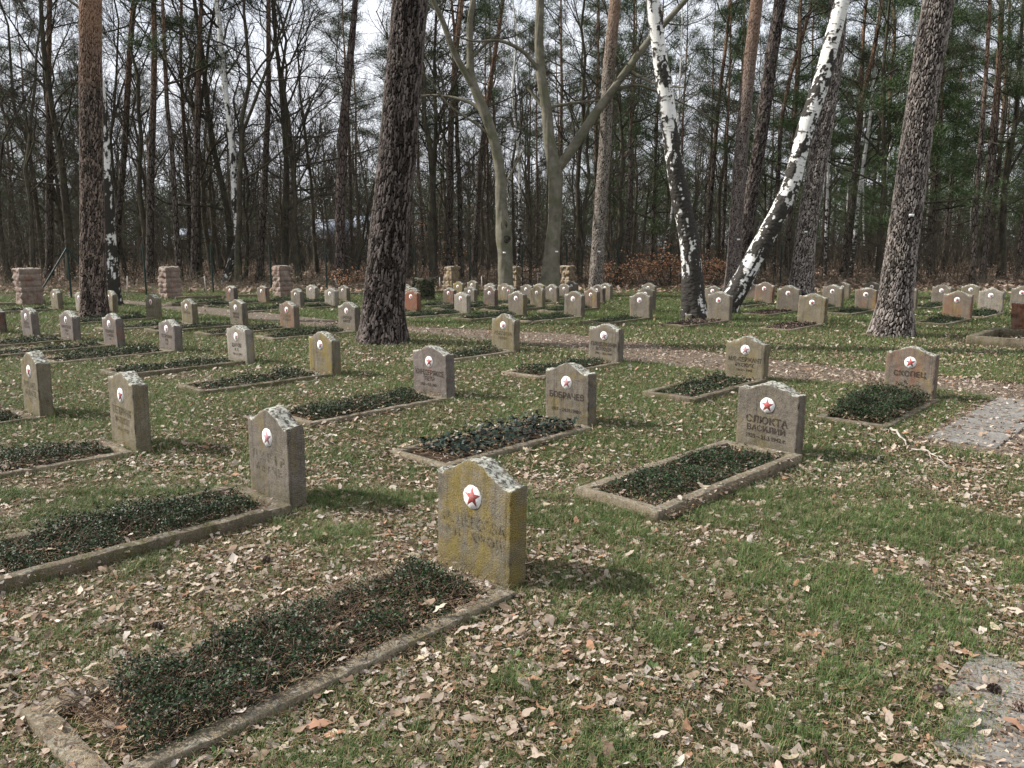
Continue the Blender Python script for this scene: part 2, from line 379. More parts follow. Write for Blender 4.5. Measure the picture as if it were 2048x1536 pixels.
def strip(name, up, lo, z, mat, n=60, jit=0.06, seed=0.0):
    up = np.array(up); lo = np.array(lo)
    def res(a):
        s = np.r_[0, np.cumsum(np.linalg.norm(np.diff(a, axis=0), axis=1))]; q = np.linspace(0, s[-1], n)
        return np.stack([np.interp(q, s, a[:, 0]), np.interp(q, s, a[:, 1])], -1)
    U = res(up); Lo = res(lo); d = (U - Lo); d /= np.linalg.norm(d, axis=1)[:, None]
    k = np.arange(n); U = U + d * (fbm(k * .35, 0 * k, seed) - .5)[:, None] * jit * 4; Lo = Lo + d * (fbm(k * .35, 0 * k + 9, seed) - .5)[:, None] * jit * 4
    m = 6; V = np.concatenate([(Lo + (U - Lo) * j / (m - 1)) for j in range(m)]); V = np.c_[V, np.full(len(V), z)]
    Q = [(j * n + i, j * n + i + 1, (j + 1) * n + i + 1, (j + 1) * n + i) for j in range(m - 1) for i in range(n - 1)]
    return link(name, mk_mesh(name, V, Q, mat=mat))
def path_mat():
    m, t, b = new_mat('littered_flag_path', 0.95, 0.15); nb = NB(t)
    rot = nb.n('ShaderNodeVectorRotate', rotation_type='Z_AXIS'); rot.inputs['Angle'].default_value = radians(43)
    nb.l(nb.coord(), rot.inputs['Vector']); v = rot.outputs[0]
    def vor(feature):
        vo = nb.n('ShaderNodeTexVoronoi', feature=feature); vo.inputs['Scale'].default_value = 2.3
        nn = nb.n('ShaderNodeTexNoise'); nn.inputs['Scale'].default_value = 2.5; nb.l(v, nn.inputs['Vector'])
        vm = nb.n('ShaderNodeVectorMath', operation='MULTIPLY_ADD'); nb.l(nn.outputs['Color'], vm.inputs[0]); vm.inputs[1].default_value = (0.25, 0.25, 0.25); nb.l(v, vm.inputs[2])
        nb.l(vm.outputs[0], vo.inputs['Vector']); return vo
    e = vor('DISTANCE_TO_EDGE').outputs['Distance']; cc = sep(nb, vor('F1').outputs['Color'])[0]
    fl = nb.mix(cc, (0.12, 0.106, 0.09), (0.185, 0.165, 0.14))
    fl = nb.mix(nb.ramp(nb.noise(v, 9, 5, 0.7), [(0.4, 0.0), (0.7, 0.7)]), fl, (0.07, 0.058, 0.048))
    soil = nb.mix(nb.noise(v, 40, 4, 0.8), (0.038, 0.030, 0.022), (0.20, 0.16, 0.12))
    c = nb.mix(nb.ramp(e, [(0.02, 0.0), (0.06, 1.0)]), soil, fl)
    c = nb.mix(nb.ramp(nb.noise(v, 2.2, 6, 0.75), [(0.36, 0.0), (0.50, 0.95)]), c, soil)
    nb.l(c, b.inputs['Base Color']); nb.bump(nb.math('ADD', nb.ramp(e, [(0.0, 0.0), (0.08, 1.0)]), nb.noise(v, 30, 4)), 0.7, 0.012, b); return m
M_PATH = path_mat()
UP = [(240, 600), (480, 620), (660, 640), (850, 655), (1140, 668), (1380, 700), (1700, 738), (2048, 768)]
LO = [(250, 608), (400, 628), (640, 655), (850, 668), (1150, 698), (1250, 722), (1540, 758), (1740, 772), (1880, 782), (2048, 803)]
up_w = [G(*p) for p in UP]; lo_w = [G(*p) for p in LO]
up_w = [up_w[0] + (-3.2, 3.0)] + up_w + [up_w[-1] + (3.0, -2.8)]; lo_w = [lo_w[0] + (-3.2, 3.0)] + lo_w + [lo_w[-1] + (3.4, -3.2)]
po = strip('path', up_w, lo_w, 0.005, M_PATH, 120); tag(po, kind='structure')
e1 = np.array([cos(radians(-43)), sin(radians(-43))]); e2 = np.array([sin(radians(43)), cos(radians(43))])   # along rows / along graves
C0 = G(1815, 885)
side_up = [C0, C0 + e2 * 1.4, C0 + e2 * 3.05]; side_lo = [C0 + e1 * 2.6, C0 + e1 * 2.6 + e2 * 1.4, C0 + e1 * 2.6 + e2 * 3.05]
sp = strip('path', side_up, side_lo, 0.009, M_PATH, 40, 0.03, 5.0); tag(sp, kind='structure')
def slab_mat():
    m, t, b = new_mat('grey_paving_slab', 0.85, 0.3); nb = NB(t); v = nb.coord(rnd=True)
    c = nb.mix(nb.ramp(nb.noise(v, 5, 6, 0.75), [(0.35, 0.0), (0.65, 1.0)]), (0.13, 0.122, 0.108), (0.25, 0.238, 0.215))
    c = nb.mix(nb.ramp(nb.noise(v, 60, 4, 0.7), [(0.38, 0.8), (0.5, 0.0)]), c, (0.05, 0.045, 0.035))
    nb.l(c, b.inputs['Base Color']); nb.bump(nb.noise(v, 30, 4), 0.5, 0.006, b); return m
M_SLAB = slab_mat()
def slab(c, a, bb, ang, label, z=0.012, th=0.05):
    xs = np.r_[-a / 2, np.linspace(-a / 2 + .01, a / 2 - .01, 8), a / 2]; ys = np.r_[-bb / 2, np.linspace(-bb / 2 + .01, bb / 2 - .01, 6), bb / 2]
    V, Q, (I, J, K) = gridbox(xs, ys, np.array([-th, z - .004, z]))
    V[:, 0] += (fbm(V[:, 1] * 6 + c[0], V[:, 0] * 3) - .5) * .008; V[:, 1] += (fbm(V[:, 0] * 6 + c[1], V[:, 1] * 3) - .5) * .008
    top = K == 2; V[top, 2] += (fbm(V[top, 0] * 8 + c[0] * 3, V[top, 1] * 8) - .5) * .006
    o = link('paving_slab', mk_mesh('paving_slab', V, Q, mat=M_SLAB), loc=(c[0], c[1], 0), rz=ang)
    return tag(o, label, 'paving slab', 'paving slabs')
s0 = G(1872, 884) + e1 * .18
for k, (off, ln, lb) in enumerate([(0.35, .62, 'grey flagstone at the near end of the side path, right of the reddish headstone'), (1.0, .56, 'second grey flagstone from the near end of the side path'), (1.62, .6, 'third grey flagstone of the side path, by the right edge'), (2.25, .6, 'farthest grey flagstone where the side path meets the main path')]):
    slab(s0 + e2 * off, .52, ln, radians(-43) + .03 * (k % 2), lb, 0.022)
for k, (px, lb) in enumerate([((2035, 1500), 'grey slab in the bottom right corner, half covered by leaves'), ((2040, 1395), 'grey slab at the right edge just above the corner one')]):
    slab(G(*px) + (.06, 0), .5, .42, radians(-43), lb, 0.016)

# ------------------------------------------------------------------ headstones
# (xL, xR, y of front foot, y of crest, material, star, lettering, bed, description)
HS = [
 (873, 1014, 1155, 923, 'yellow', 'r', ['М. ДЕЕСОВА', 'А.И. СОКОЛ', ''], 'near', 'algae-yellowed headstone nearest the camera'),
 (501, 581, 1007, 817, 'grey', 'p', ['П И Е Т Р', 'И В А Н Н', ''], 'thick', 'mottled narrow-looking headstone left of the nearest one'),
 (1467, 1590, 911, 766, 'grey', 'r', ['СЛЮКТА', 'ВАСИЛИЙ', '1925 – 21.3.1942 г.'], 'c', 'clearly lettered headstone right of centre, above a thick kerb'),
 (1090, 1176, 850, 728, 'grey', 'p', ['БОБРАЧЕВ', '', '1917 – 24.10.1940 г.'], 'ivy', 'headstone above the ivy-filled bed'),
 (827, 894, 794, 692.6, 'mauve', 'r', ['КИНДЕРЯКСЕ', 'ПЕТР', '1920 – 9.2.1943 г.'], 'c', 'brownish lettered headstone directly below the massive pine'),
 (222, 275, 896, 745, 'tan', 'r', ['ПЕТРУНЯ', 'ФИЛИПП', '1912 – 1942'], 'sparse', 'ochre headstone with orange lichen on its crest'),
 (48, 82, 832, 704, 'tan', 'r', ['МЛ. ИКТ', 'КРАЧКТБ', 'Г.В.'], 'c', 'tall ochre headstone near the left edge'),
 (1176, 1236, 726, 648, 'grey', 'p', ['ПИЩЕЛКИНИ', 'ВОЛОДЯ', '1941 – 30.3.1944'], 'c', 'two-line lettered headstone before the path, right of centre'),
 (1448, 1526, 762, 672.7, 'tan', 'p', ['МЛ.-СЕРЖАНТ', 'РУСКИХ', '1910 – 1943'], 'c', 'ochre headstone just behind the clearly lettered one'),
 (1765, 1864, 798, 693.5, 'rust', 'r', ['СКОПЕЦ', '', ''], 'tall', 'reddish patched headstone by the side path'),
 (982, 1028, 703, 628, 'tan', 'p', ['АБЕЛИНА', 'НИНА', ''], 'c', 'yellow-edged headstone before the path middle'),
 (456, 496, 726, 651, 'light', 'p', ['ШАХОВ', 'Ф. А.', '1924 – 5.1.1943'], 'c', 'pale four-letter-named headstone left of the massive pine'),
 (619, 667, 750, 664, 'yellow', 'p', ['Е И М', 'К. С.', ''], 'c', 'headstone with a bright yellow streaked flank'),
 (319, 350.5, 703, 638.6, 'mauve', 'p', ['ПЕТРУХИН', 'И.И.', '9.2.43'], 'c', 'mauve headstone third left of the big pine'),
 (209, 236, 694, 628, 'mauve', 'p', ['ЛАВРЕНТ', 'ШУМКОВ', 'Н.А.'], 'c', 'mauve headstone in front of the left birch'),
 (123, 148, 682, 622, 'mauve', 'r', ['НИКИТЕНКО', 'ИВАН', '1.2.1943'], 'c', 'mauve headstone just left of the left pine'),
 (47, 66, 674, 616, 'mauve', 'p', ['ПЕТРА', 'КОСТИН', ''], '-', 'headstone with yellow-lichened corner above two small stones'),
 (-17, 1, 666, 620, 'dark', 'r', [], '-', 'dark headstone cut by the left edge'),
 (104, 118, 620, 578.5, 'tan', 'r', [], 'c', 'small ochre headstone right of the first pillar'),
 (152, 168, 626, 583, 'light', 'r', [], '-', 'headstone half hidden by the left pine'),
 (210, 227, 626, 581, 'tan', 'r', ['Г.С.'], 'c', 'ochre headstone touching the left birch foot'),
 (294, 314, 638, 589, 'tan', 'r', ['ШЕВЧУК', ''], 'c', 'ochre headstone before the second pillar'),
 (365, 387, 649, 598, 'tan', 'r', ['ИВАНОВ', ''], 'c', 'ochre headstone between the second pillar and curved birch'),
 (461, 487, 653, 599, 'grey', 'p', ['НИКОЛ', 'КЕРЕЕВ', 'Н.А.'], 'c', 'grey headstone right behind the pale four-letter-named one'),
 (560, 589.5, 658, 603.5, 'rust', 'r', ['СЕРГЕЙ', 'КЕБЕДУЛ', ''], 'c', 'reddish headstone before the third pillar'),
 (677, 712, 664, 604, 'grey', 'p', ['ОРЕХОВ', 'НИКОЛ', ''], 'c', 'headstone touching the left flank of the big pine'),
 (453, 469, 604.5, 571, 'dark', 'd', [], 'c', 'small dark headstone below the curved birch'),
 (516, 533, 607, 572, 'rust', 'r', [], 'c', 'small headstone just left of the third pillar'),
 (583, 601, 617, 577, 'grey', 'd', [], 'c', 'small grey headstone just right of the third pillar'),
 (613, 630, 601, 569, 'light', 'r', [], 'c', 'pale far headstone second right of the third pillar'),
 (650, 671, 614.5, 576, 'light', 'r', [], 'c', 'pale headstone with orange-ringed star left of big pine'),
 (677, 694, 603, 571, 'grey', 'd', [], 'c', 'far headstone with flat shadowed flank left of big pine'),
 (801, 816, 600, 568, 'light', 'd', [], '-', 'pale far headstone peeping out right of the big pine'),
 (812, 834, 614, 575, 'dark', 'd', [], '-', 'dark headstone hidden behind the brick-red one'),
 (810, 835, 624.5, 580, 'red', 'r', [], 'c', 'brick-red headstone right of the big pine'),
 (847, 863, 592, 563.5, 'tan', 'd', [], '-', 'far headstone behind the ivied stump'),
 (888, 906, 611, 575.6, 'dark', 'r', [], 'c', 'dark headstone with a rust-red stripe'),
 (908, 935, 627.5, 584, 'light', 'p', [], 'c', 'pale streaked headstone behind the path middle'),
 (906, 925, 0, 563.5, 'yellow', 'r', [], '-', 'yellowish headstone right of the fourth pillar'),
 (930, 948, 606, 574.7, 'grey', 'p', [], 'c', 'grey headstone behind the pale streaked one'),
 (937, 950, 0, 560.6, 'tan', 'd', [], '-', 'farthest headstone right of the fourth pillar'),
 (967, 989, 615, 573.6, 'dark', 'r', [], 'c', 'dark mossy headstone left of the twisted beech'),
 (970, 988, 0, 566, 'light', 'd', [], '-', 'pale headstone crest behind the dark mossy one'),
 (1006, 1028, 607.5, 571, 'grey', 'r', [], 'c', 'grey headstone in front of the fifth pillar'),
 (1000, 1013, 0, 567, 'tan', 'p', [], '-', 'ochre headstone against the twisted beech foot'),
 (1017, 1047, 631.5, 582, 'grey', 'r', [], 'c', 'grey headstone above and right of the yellow-edged one'),
 (1043, 1060, 600.5, 569, 'grey', 'r', [], 'c', 'far headstone left of the forked beech'),
 (1060, 1085, 617, 572, 'tan', 'p', [], 'c', 'ochre blotched headstone before the forked beech'),
 (1069, 1083, 0, 566.6, 'yellow', 'p', [], '-', 'yellow headstone crest at the forked beech foot'),
 (1091, 1114, 605.5, 568.4, 'grey', 'r', [], 'c', 'grey headstone just right of the forked beech'),
 (1118, 1136, 599, 569, 'grey', 'r', [], 'c', 'narrow headstone before the sixth pillar'),
 (1134, 1150, 592, 564, 'grey', 'd', [], '-', 'farthest headstone right of the sixth pillar'),
 (1128, 1163, 634.5, 582.5, 'grey', 'p', [], 'c', 'broad grey headstone with lichen-fringed crest'),
 (1168, 1195, 618.5, 577, 'rust', 'd', [], 'c', 'reddish headstone before the slim grey pine'),
 (1180, 1206, 607, 569.7, 'dark', 'd', [], 'c', 'dark headstone behind the reddish one by slim pine'),
 (1200, 1218, 599.5, 566, 'grey', 'd', [], '-', 'far headstone right of the slim grey pine'),
 (1259, 1299, 639, 584.5, 'grey', 'p', [], 'c', 'front headstone of the file of three'),
 (1273, 1306, 623, 574, 'grey', 'd', [], '-', 'middle headstone of the file of three'),
 (1282, 1308, 0, 566, 'grey', 'd', [], '-', 'rear headstone of the file of three'),
 (1409, 1440, 0, 571.6, 'grey', 'p', [], '-', 'headstone crest between the two birches'),
 (1413, 1458, 643, 582.7, 'grey', 'r', [], 'bare', 'headstone between the central birch and leaning birch'),
 (1487, 1509, 598, 566, 'dark', 'r', [], '-', 'headstone half hidden behind the leaning birch'),
 (1508, 1544, 608.5, 564, 'rust', 'r', [], 'c', 'rust-streaked headstone right of the leaning birch'),
 (1552, 1596, 623.5, 571, 'grey', 'r', [], 'bare', 'headstone with mossy foot before the thick grey pine'),
 (1593, 1648, 649, 586.6, 'tan', 'r', [], 'bare', 'headstone behind a bare brown bed'),
 (1643, 1683, 615.6, 569, 'grey', 'd', [], 'c', 'headstone with a dark red star right of the thick pine'),
 (1672, 1695, 599, 564, 'tan', 'd', [], '-', 'narrow far headstone behind the dark-starred one'),
 (1725, 1758, 0, 564, 'tan', 'p', [], '-', 'headstone crest left of the flaky-barked pine'),
 (1708, 1752, 622.5, 575, 'rust', 'd', [], 'c', 'brown-streaked headstone left of the flaky-barked pine'),
 (1792, 1831, 619, 573, 'grey', 'p', [], '-', 'headstone half hidden behind the flaky-barked pine'),
 (1861, 1900, 610.5, 569, 'grey', 'p', [], 'c', 'far headstone second right of the flaky-barked pine'),
 (1920, 1958, 606, 568, 'tan', 'p', [], '-', 'brownish far headstone behind the rusty broad one'),
 (1883, 1940, 640, 582.5, 'rust', 'r', [], 'c', 'broad rusty headstone with a yellow lichened shoulder'),
 (1953, 2003, 627, 576, 'light', 'p', [], 'c', 'pale blotched headstone second from the right edge'),
 (2018, 2062, 618, 572, 'grey', 'r', [], '-', 'grey headstone cut by the right edge'),
]
YAW = radians(-43)
def proj(p, z=0.0):
    fw = p[1] * cos(PITCH) - (z - CAM_H) * sin(PITCH); up = p[1] * sin(PITCH) + (z - CAM_H) * cos(PITCH)
    return 1024 + F_PX * p[0] / fw, 768 - F_PX * up / fw
def zh(x, y, p):
    u = (768 - y) / F_PX; return CAM_H + (u * p[1] * cos(PITCH) - p[1] * sin(PITCH)) / (cos(PITCH) + u * sin(PITCH))
def stone_mesh(w_, hs, hp, d, nx, nz, ny, seed, mat, rough=0.002, bev=0.006):
    xs = np.r_[-w_ / 2, np.linspace(-w_ / 2 + bev, w_ / 2 - bev, nx), w_ / 2]
    ys = np.r_[0, np.linspace(bev, d - bev, ny), d]
    t = np.r_[0, np.linspace(0.02, 1 - bev / hp, nz), 1.0]
    V, Q, (I, J, K) = gridbox(xs, ys, t)
    ex = (I == 0) | (I == len(xs) - 1); ey = (J == 0) | (J == len(ys) - 1); ez = K == len(t) - 1
    a = np.abs(V[:, 0]) / (w_ / 2)
    bell = np.where(a < .84, (0.5 + 0.5 * np.cos(pi * np.clip(a / .84, 0, 1))), 0) ** .9
    bell = bell - 0.10 * np.exp(-((a - .84) / .1) ** 2)
    top = hs + (hp - hs) * bell
    sink = 0.12
    Z = -sink + V[:, 2] * (top + sink)
    e = ex.astype(int) + ey + ez
    k = e >= 2
    X = V[:, 0] - np.where(k & ex, np.sign(V[:, 0]) * bev * .5, 0); Y = V[:, 1] + np.where(k & ey, np.where(V[:, 1] < d / 2, 1, -1) * bev * .5, 0)
    Z = Z - np.where(k & ez, bev * .5, 0)
    n1 = fbm(X * 26 + seed, Z * 26 + Y * 19 + seed * 2, seed, 4) - .5; n2 = fbm(X * 5 + seed, Z * 5 + Y * 7, seed + 9, 2) - .5
    dd = n1 * rough * 4 + n2 * rough * 2.2
    Y = Y + np.where(J == 0, dd, np.where(J == len(ys) - 1, -dd, 0)); X = X + np.where(ex, -np.sign(X) * dd * 1.3, 0); Z = Z + np.where(ez, dd * 2.6, 0)
    chip = k * np.clip(fbm(X * 30 + seed * 3, Z * 30 + Y * 30, seed + 4, 3) - .58, 0, 1) * .05
    X = X - np.sign(X) * chip * ex; Y = Y + np.where(Y < d / 2, 1, -1) * chip * ey; Z = Z - chip * ez
    me = mk_mesh('slab', np.stack([X, Y, Z], -1), Q, mat=mat, smooth=True)
    return me
def disc_mesh():
    n = 40; th = np.arange(n) / n * 2 * pi; r = .0615 * (1 + .018 * np.sin(th * 7 + 1) + .012 * np.sin(th * 13))
    V = [(0, -.0035, 0)] + [(a * cos(b), -.0035, a * sin(b)) for a, b in zip(r * .97, th)] + [(a * cos(b), .006, a * sin(b)) for a, b in zip(r, th)]
    T = [(0, 1 + i, 1 + (i + 1) % n) for i in range(n)]; Q = [(1 + i, 1 + n + i, 1 + n + (i + 1) % n, 1 + (i + 1) % n) for i in range(n)]
    return V, T, Q
def star_mesh(mat):
    V = [(0, -.013, 0)]
    for i in range(10):
        a = pi / 2 + i * pi / 5; r = .0565 if i % 2 == 0 else .0225; V.append((r * cos(a), -.0045, r * sin(a)))
    for i in range(10):
        a = pi / 2 + i * pi / 5; r = .0565 if i % 2 == 0 else .0225; V.append((r * cos(a), .001, r * sin(a)))
    T = [(0, 1 + i, 1 + (i + 1) % 10) for i in range(10)]; Q = [(1 + i, 11 + i, 11 + (i + 1) % 10, 1 + (i + 1) % 10) for i in range(10)]
    return mk_mesh('star', V, Q, T, mat=mat)
dv = disc_mesh(); DISC = mk_mesh('disc', dv[0], dv[2], dv[1], mat=M_WHITE)
STAR = {k: star_mesh(m) for k, m in M_STAR.items()}
def text_mesh(lines, h, w_, mat, seed):
    G_ = Geo(); zs = [.485 * h, .365 * h, .25 * h]; sz = [.078, .064, .043]
    for k, s in enumerate(lines[:3]):
        if not s: continue
        cu = bpy.data.curves.new('lettering', 'FONT'); cu.body = s; cu.size = sz[k] * h / .57; cu.align_x = 'CENTER'; cu.offset = 0.0012; cu.resolution_u = 3; cu.extrude = 0.0
        ob = bpy.data.objects.new('tmp', cu); COL.objects.link(ob); me = bpy.data.meshes.new_from_object(ob)
        n = len(me.vertices); v = np.zeros(n * 3, np.float32); me.vertices.foreach_get('co', v); v = v.reshape(-1, 3)
        sx = min(1.0, w_ * .84 / max(1e-4, np.ptp(v[:, 0]))); 
        me.calc_loop_triangles(); T = np.array([t.vertices[:] for t in me.loop_triangles])
        V = np.stack([v[:, 0] * sx, np.full(n, -.0042), v[:, 1] + zs[k] - sz[k] * .35], -1)
        G_.add(V, T=T); bpy.data.objects.remove(ob); bpy.data.meshes.remove(me)
    return G_.mesh('lettering', mat) if G_.n else None

STONES = []
RECTS = []            # footprint rectangles (cx, cy, half along e1, half along e2) kept free of grass
GRAVES = []
for i, (xl, xr, yb, yt, mk, st, txt, bed, desc) in enumerate(HS):
    xm = (xl + xr) / 2
    if yb == 0: yb = (3.35 * yt - 488) / 2.35
    c = G(xm, yb)
    # width from the picture span at the common yaw
    w_ = 0.5
    for _ in range(4):
        a = proj(c - e1 * w_ / 2); b_ = proj(c + e1 * w_ / 2); w_ *= (xr - xl) / (b_[0] - a[0])
    w_ = float(np.clip(w_, 0.42, 0.60))
    hp = float(np.clip(zh(xm, yt, c), 0.46, 0.66)); hs = hp * float(rng.uniform(.85, .895))
    near = c[1] < 9
    me = stone_mesh(w_, hs, hp, 0.12, 40 if near else 16, 44 if near else 12, 9 if near else 3, i * 1.7 + 3, SM[mk], 0.0022 if near else 0.003)
    yaw = YAW + radians(rng.normal(0, 1.2)); root = empty('headstone', (c[0], c[1], 0), yaw)
    tilt = rng.normal(0, 0.014); root.rotation_euler = (rng.normal(0, 0.018) + (0.03 if i in (2,) else 0), tilt, yaw)
    tag(root, desc if len(desc.split()) >= 4 else desc + ' in the row', 'headstone', 'headstones')
    link('slab', me, root)
    d = link('medallion', DISC, root, (0, 0, hp * .70)); d.scale = (min(1.0, w_ / .5),) * 3; link('star', STAR[st], d, rz=0)
    if near or txt:
        if any(txt):
            tm = text_mesh(txt, hp, w_, M_LETX if i in (0, 1, 12) else (M_LETW if mk in ('yellow', 'tan', 'rust') and i not in (8, 9) else M_LET), i)
            if tm: link('lettering', tm, root)
    STONES.append((c, w_, hp, desc)); RECTS.append((c + e2 * .06, w_ / 2 + .01, .065))
    if bed != '-': GRAVES.append((i, c, yaw, bed, desc, near))

# rough red granite stone at the right edge and its raised kerb
def rough_block(w_, d, h, mat, seed, amp, name='slab', nx=16, ny=8, nz=20, courses=0, sink=0.1):
    V, Q, (I, J, K) = gridbox(np.linspace(-w_ / 2, w_ / 2, nx), np.linspace(-d / 2, d / 2, ny), np.linspace(-sink, h, nz))
    n = lambda s: fbm(V[:, 0] * 9 + s + seed, V[:, 2] * 9 + V[:, 1] * 11 + s, s + seed, 4) - .5
    co = 0
    if courses: 
        fr = (V[:, 2] / h * courses) % 1; co = np.where((fr < .09) | (fr > .91), -1, 0) * amp * .6 + (h2(np.floor(V[:, 2] / h * courses), np.floor(V[:, 0] * 6 + V[:, 1] * 6), seed) - .5) * amp * .55
    r = np.clip(n(1) * amp * 3.2, -amp, amp) + co
    X = V[:, 0] + np.sign(V[:, 0]) * (np.abs(V[:, 0]) > w_ / 2 - 1e-3) * r; Y = V[:, 1] + np.sign(V[:, 1]) * (np.abs(V[:, 1]) > d / 2 - 1e-3) * r
    Z = V[:, 2] + (K == nz - 1) * n(2) * amp * 1.2
    return mk_mesh(name, np.stack([X, Y, Z], -1), Q, mat=mat, smooth=False)
c70 = G(2062, 676); r70 = empty('headstone', (c70[0], c70[1], 0), YAW); tag(r70, 'rough unworked red granite boulder headstone at the right edge', 'headstone', 'headstones')
link('slab', rough_block(.62, .2, .62, SM['red'], 5, .035, nx=30, ny=12, nz=30), r70)
STONES.append((c70, .6, .6, ''))

# ------------------------------------------------------------------ kerbs and planted beds
def kerb_mesh(Lk, Wk, kw, kh, mat, seed, fine):
    Gk = Geo()
    s = .03 if fine else .12
    def bar(x0, x1, y0, y1):
        nx = max(3, int((x1 - x0) / s)); ny = max(3, int((y1 - y0) / s))
        xs = np.linspace(x0, x1, nx); ys = np.linspace(y0, y1, ny); zs = np.array([-.06, kh * .4, kh - .006, kh]) if fine else np.array([-.06, kh - .01, kh])
        V, Q, (I, J, K) = gridbox(xs, ys, zs)
        dx = np.minimum(I, nx - 1 - I) == 0; dyy = np.minimum(J, ny - 1 - J) == 0; tz = K == len(zs) - 1
        n1 = fbm(V[:, 0] * 14 + seed, V[:, 1] * 14 + V[:, 2] * 20, seed, 4) - .5
        X = V[:, 0] + np.where(dx, np.where(I == 0, 1, -1) * (.004 * tz + n1 * .022), 0); Y = V[:, 1] + np.where(dyy, np.where(J == 0, 1, -1) * (.004 * tz + n1 * .022), 0)
        Z = V[:, 2] + np.where(tz, n1 * .02 - .004 * (dx | dyy), 0)
        Gk.add(np.stack([X, Y, Z], -1), Q)
    bar(-Wk / 2, -Wk / 2 + kw, -Lk + kw, -kw); bar(Wk / 2 - kw, Wk / 2, -Lk + kw, -kw)
    bar(-Wk / 2, Wk / 2, -kw, 0); bar(-Wk / 2, Wk / 2, -Lk, -Lk + kw)
    return Gk.mesh('kerb', mat, smooth=True)
def leafcards(C, size, asp, up, rg, cols, flat=False):
    """diamond leaf cards at centres C"""
    n = len(C); d = rg.normal(size=(n, 3)); d[:, 2] = np.abs(d[:, 2]) * .6; d /= np.linalg.norm(d, axis=1)[:, None]
    nn = rg.normal(size=(n, 3)) * (1 - up) + np.array([0, 0, 1]) * up * 1.6; s = np.cross(d, nn); s /= np.linalg.norm(s, axis=1)[:, None] + 1e-9
    L_ = size * rg.uniform(.6, 1.25, n)[:, None]; up_ = np.cross(s, d)
    V = np.stack([C, C + d * L_ * .5 + s * L_ * asp * .5 - up_ * L_ * .06, C + d * L_, C + d * L_ * .5 - s * L_ * asp * .5 - up_ * L_ * .06], 1).reshape(-1, 3)
    Q = np.arange(4 * n).reshape(-1, 4); ci = cols[rg.integers(0, len(cols), n)] * rg.uniform(.7, 1.3, n)[:, None]
    return V, Q, np.repeat(ci, 4, 0)
DG = np.array([(0.012, 0.026, 0.010), (0.020, 0.042, 0.014), (0.040, 0.072, 0.024), (0.020, 0.032, 0.014), (0.050, 0.034, 0.024)])
def bed_height(x, y, W2, Lb, hm, seed):
    e = np.minimum(1, np.minimum((W2 - np.abs(x)) / .07, np.minimum(-y - .10, Lb - .09 + y) / .08)); e = np.clip(e, 0, 1)
    return hm * (0.3 + 0.7 * e) * (0.12 + 1.6 * fbm(x * 4.5 + seed, y * 4.5, seed, 3) ** 1.3 + .35 * (h2(np.floor(x * 28), np.floor(y * 28), seed) > .8))
def bed_mesh(n, size, hm, W2, Lb, seed, cover=1.0, stems=60):
    rg = np.random.default_rng(int(seed * 10) + 1); x = rg.uniform(-W2, W2, n * 2); y = rg.uniform(-Lb + .10, -.10, n * 2)
    dn = fbm(x * 3.5 + seed, y * 3.5 + 5, seed + 2, 3); k = dn > (0.72 - .5 * cover) + rg.uniform(-.06, .06, 2 * n); x = x[k][:n]; y = y[k][:n]
    hh = bed_height(x, y, W2, Lb, hm, seed); z = hh * np.sqrt(rg.uniform(0.02, 1, len(x))) + .012
    C = np.stack([x, y, z], -1); V, Q, c = leafcards(C, size, .55, .45, rg, DG)
    Gl = Geo(); Gl.add(V, Q, col=c)
    Gs = Geo()
    for k in range(stems):
        p = np.array([rg.uniform(-W2, W2), rg.uniform(-Lb + .12, -.12), .01]); az = rg.uniform(0, 6.28); d = np.array([cos(az), sin(az), rg.uniform(.1, .9)]) * rg.uniform(.08, .22)
        pts = [p, p + d * .5 + (0, 0, hm * .35), p + d + (0, 0, rg.uniform(-.02, hm * .5))]
        v, q = tube(pts, [.0022, .0018, .0009], 3); Gs.add(v, q, col=(.10, .065, .045))
    return Gl.mesh('foliage', M_BEDLEAF), (Gs.mesh('stems', M_NEEDLE) if stems else None)
def soil_mat():
    m, t, b = new_mat('bed_soil', 1.0, 0.05); nb = NB(t); v = nb.coord()
    c = nb.mix(nb.ramp(nb.noise(v, 45, 5, 0.8), [(0.35, 0.0), (0.66, 1.0)]), (0.018, 0.014, 0.010), (0.10, 0.07, 0.048)); nb.l(c, b.inputs['Base Color']); nb.bump(nb.noise(v, 60, 4), 1, .02, b); return m
M_SOIL = soil_mat()
def soil_mesh(W2, Lb, seed, hz=.015):
    xs = np.linspace(-W2, W2, 12); ys = np.linspace(-Lb + .08, -.08, 30); X, Y = np.meshgrid(xs, ys); Z = hz + (fbm(X * 9 + seed, Y * 9, seed) - .5) * .025
    V = np.stack([X, Y, Z], -1).reshape(-1, 3); Q = [(j * 12 + i, j * 12 + i + 1, (j + 1) * 12 + i + 1, (j + 1) * 12 + i) for j in range(29) for i in range(11)]
    return mk_mesh('soil', V, Q, mat=M_SOIL, smooth=True)
FARBED = [bed_mesh(5200, .026, h_, .27, 1.62, 20 + k, 1.2, 14) for k, h_ in enumerate((.10, .12, .08, .11))]
SOILM = soil_mesh(.27, 1.62, 3)
KERBF = [kerb_mesh(1.68, .66, .085, kh, m_, 30 + k, False) for k, (kh, m_) in enumerate(((.06, M_KERBD), (.05, M_KERB), (.07, M_KERBD)))]
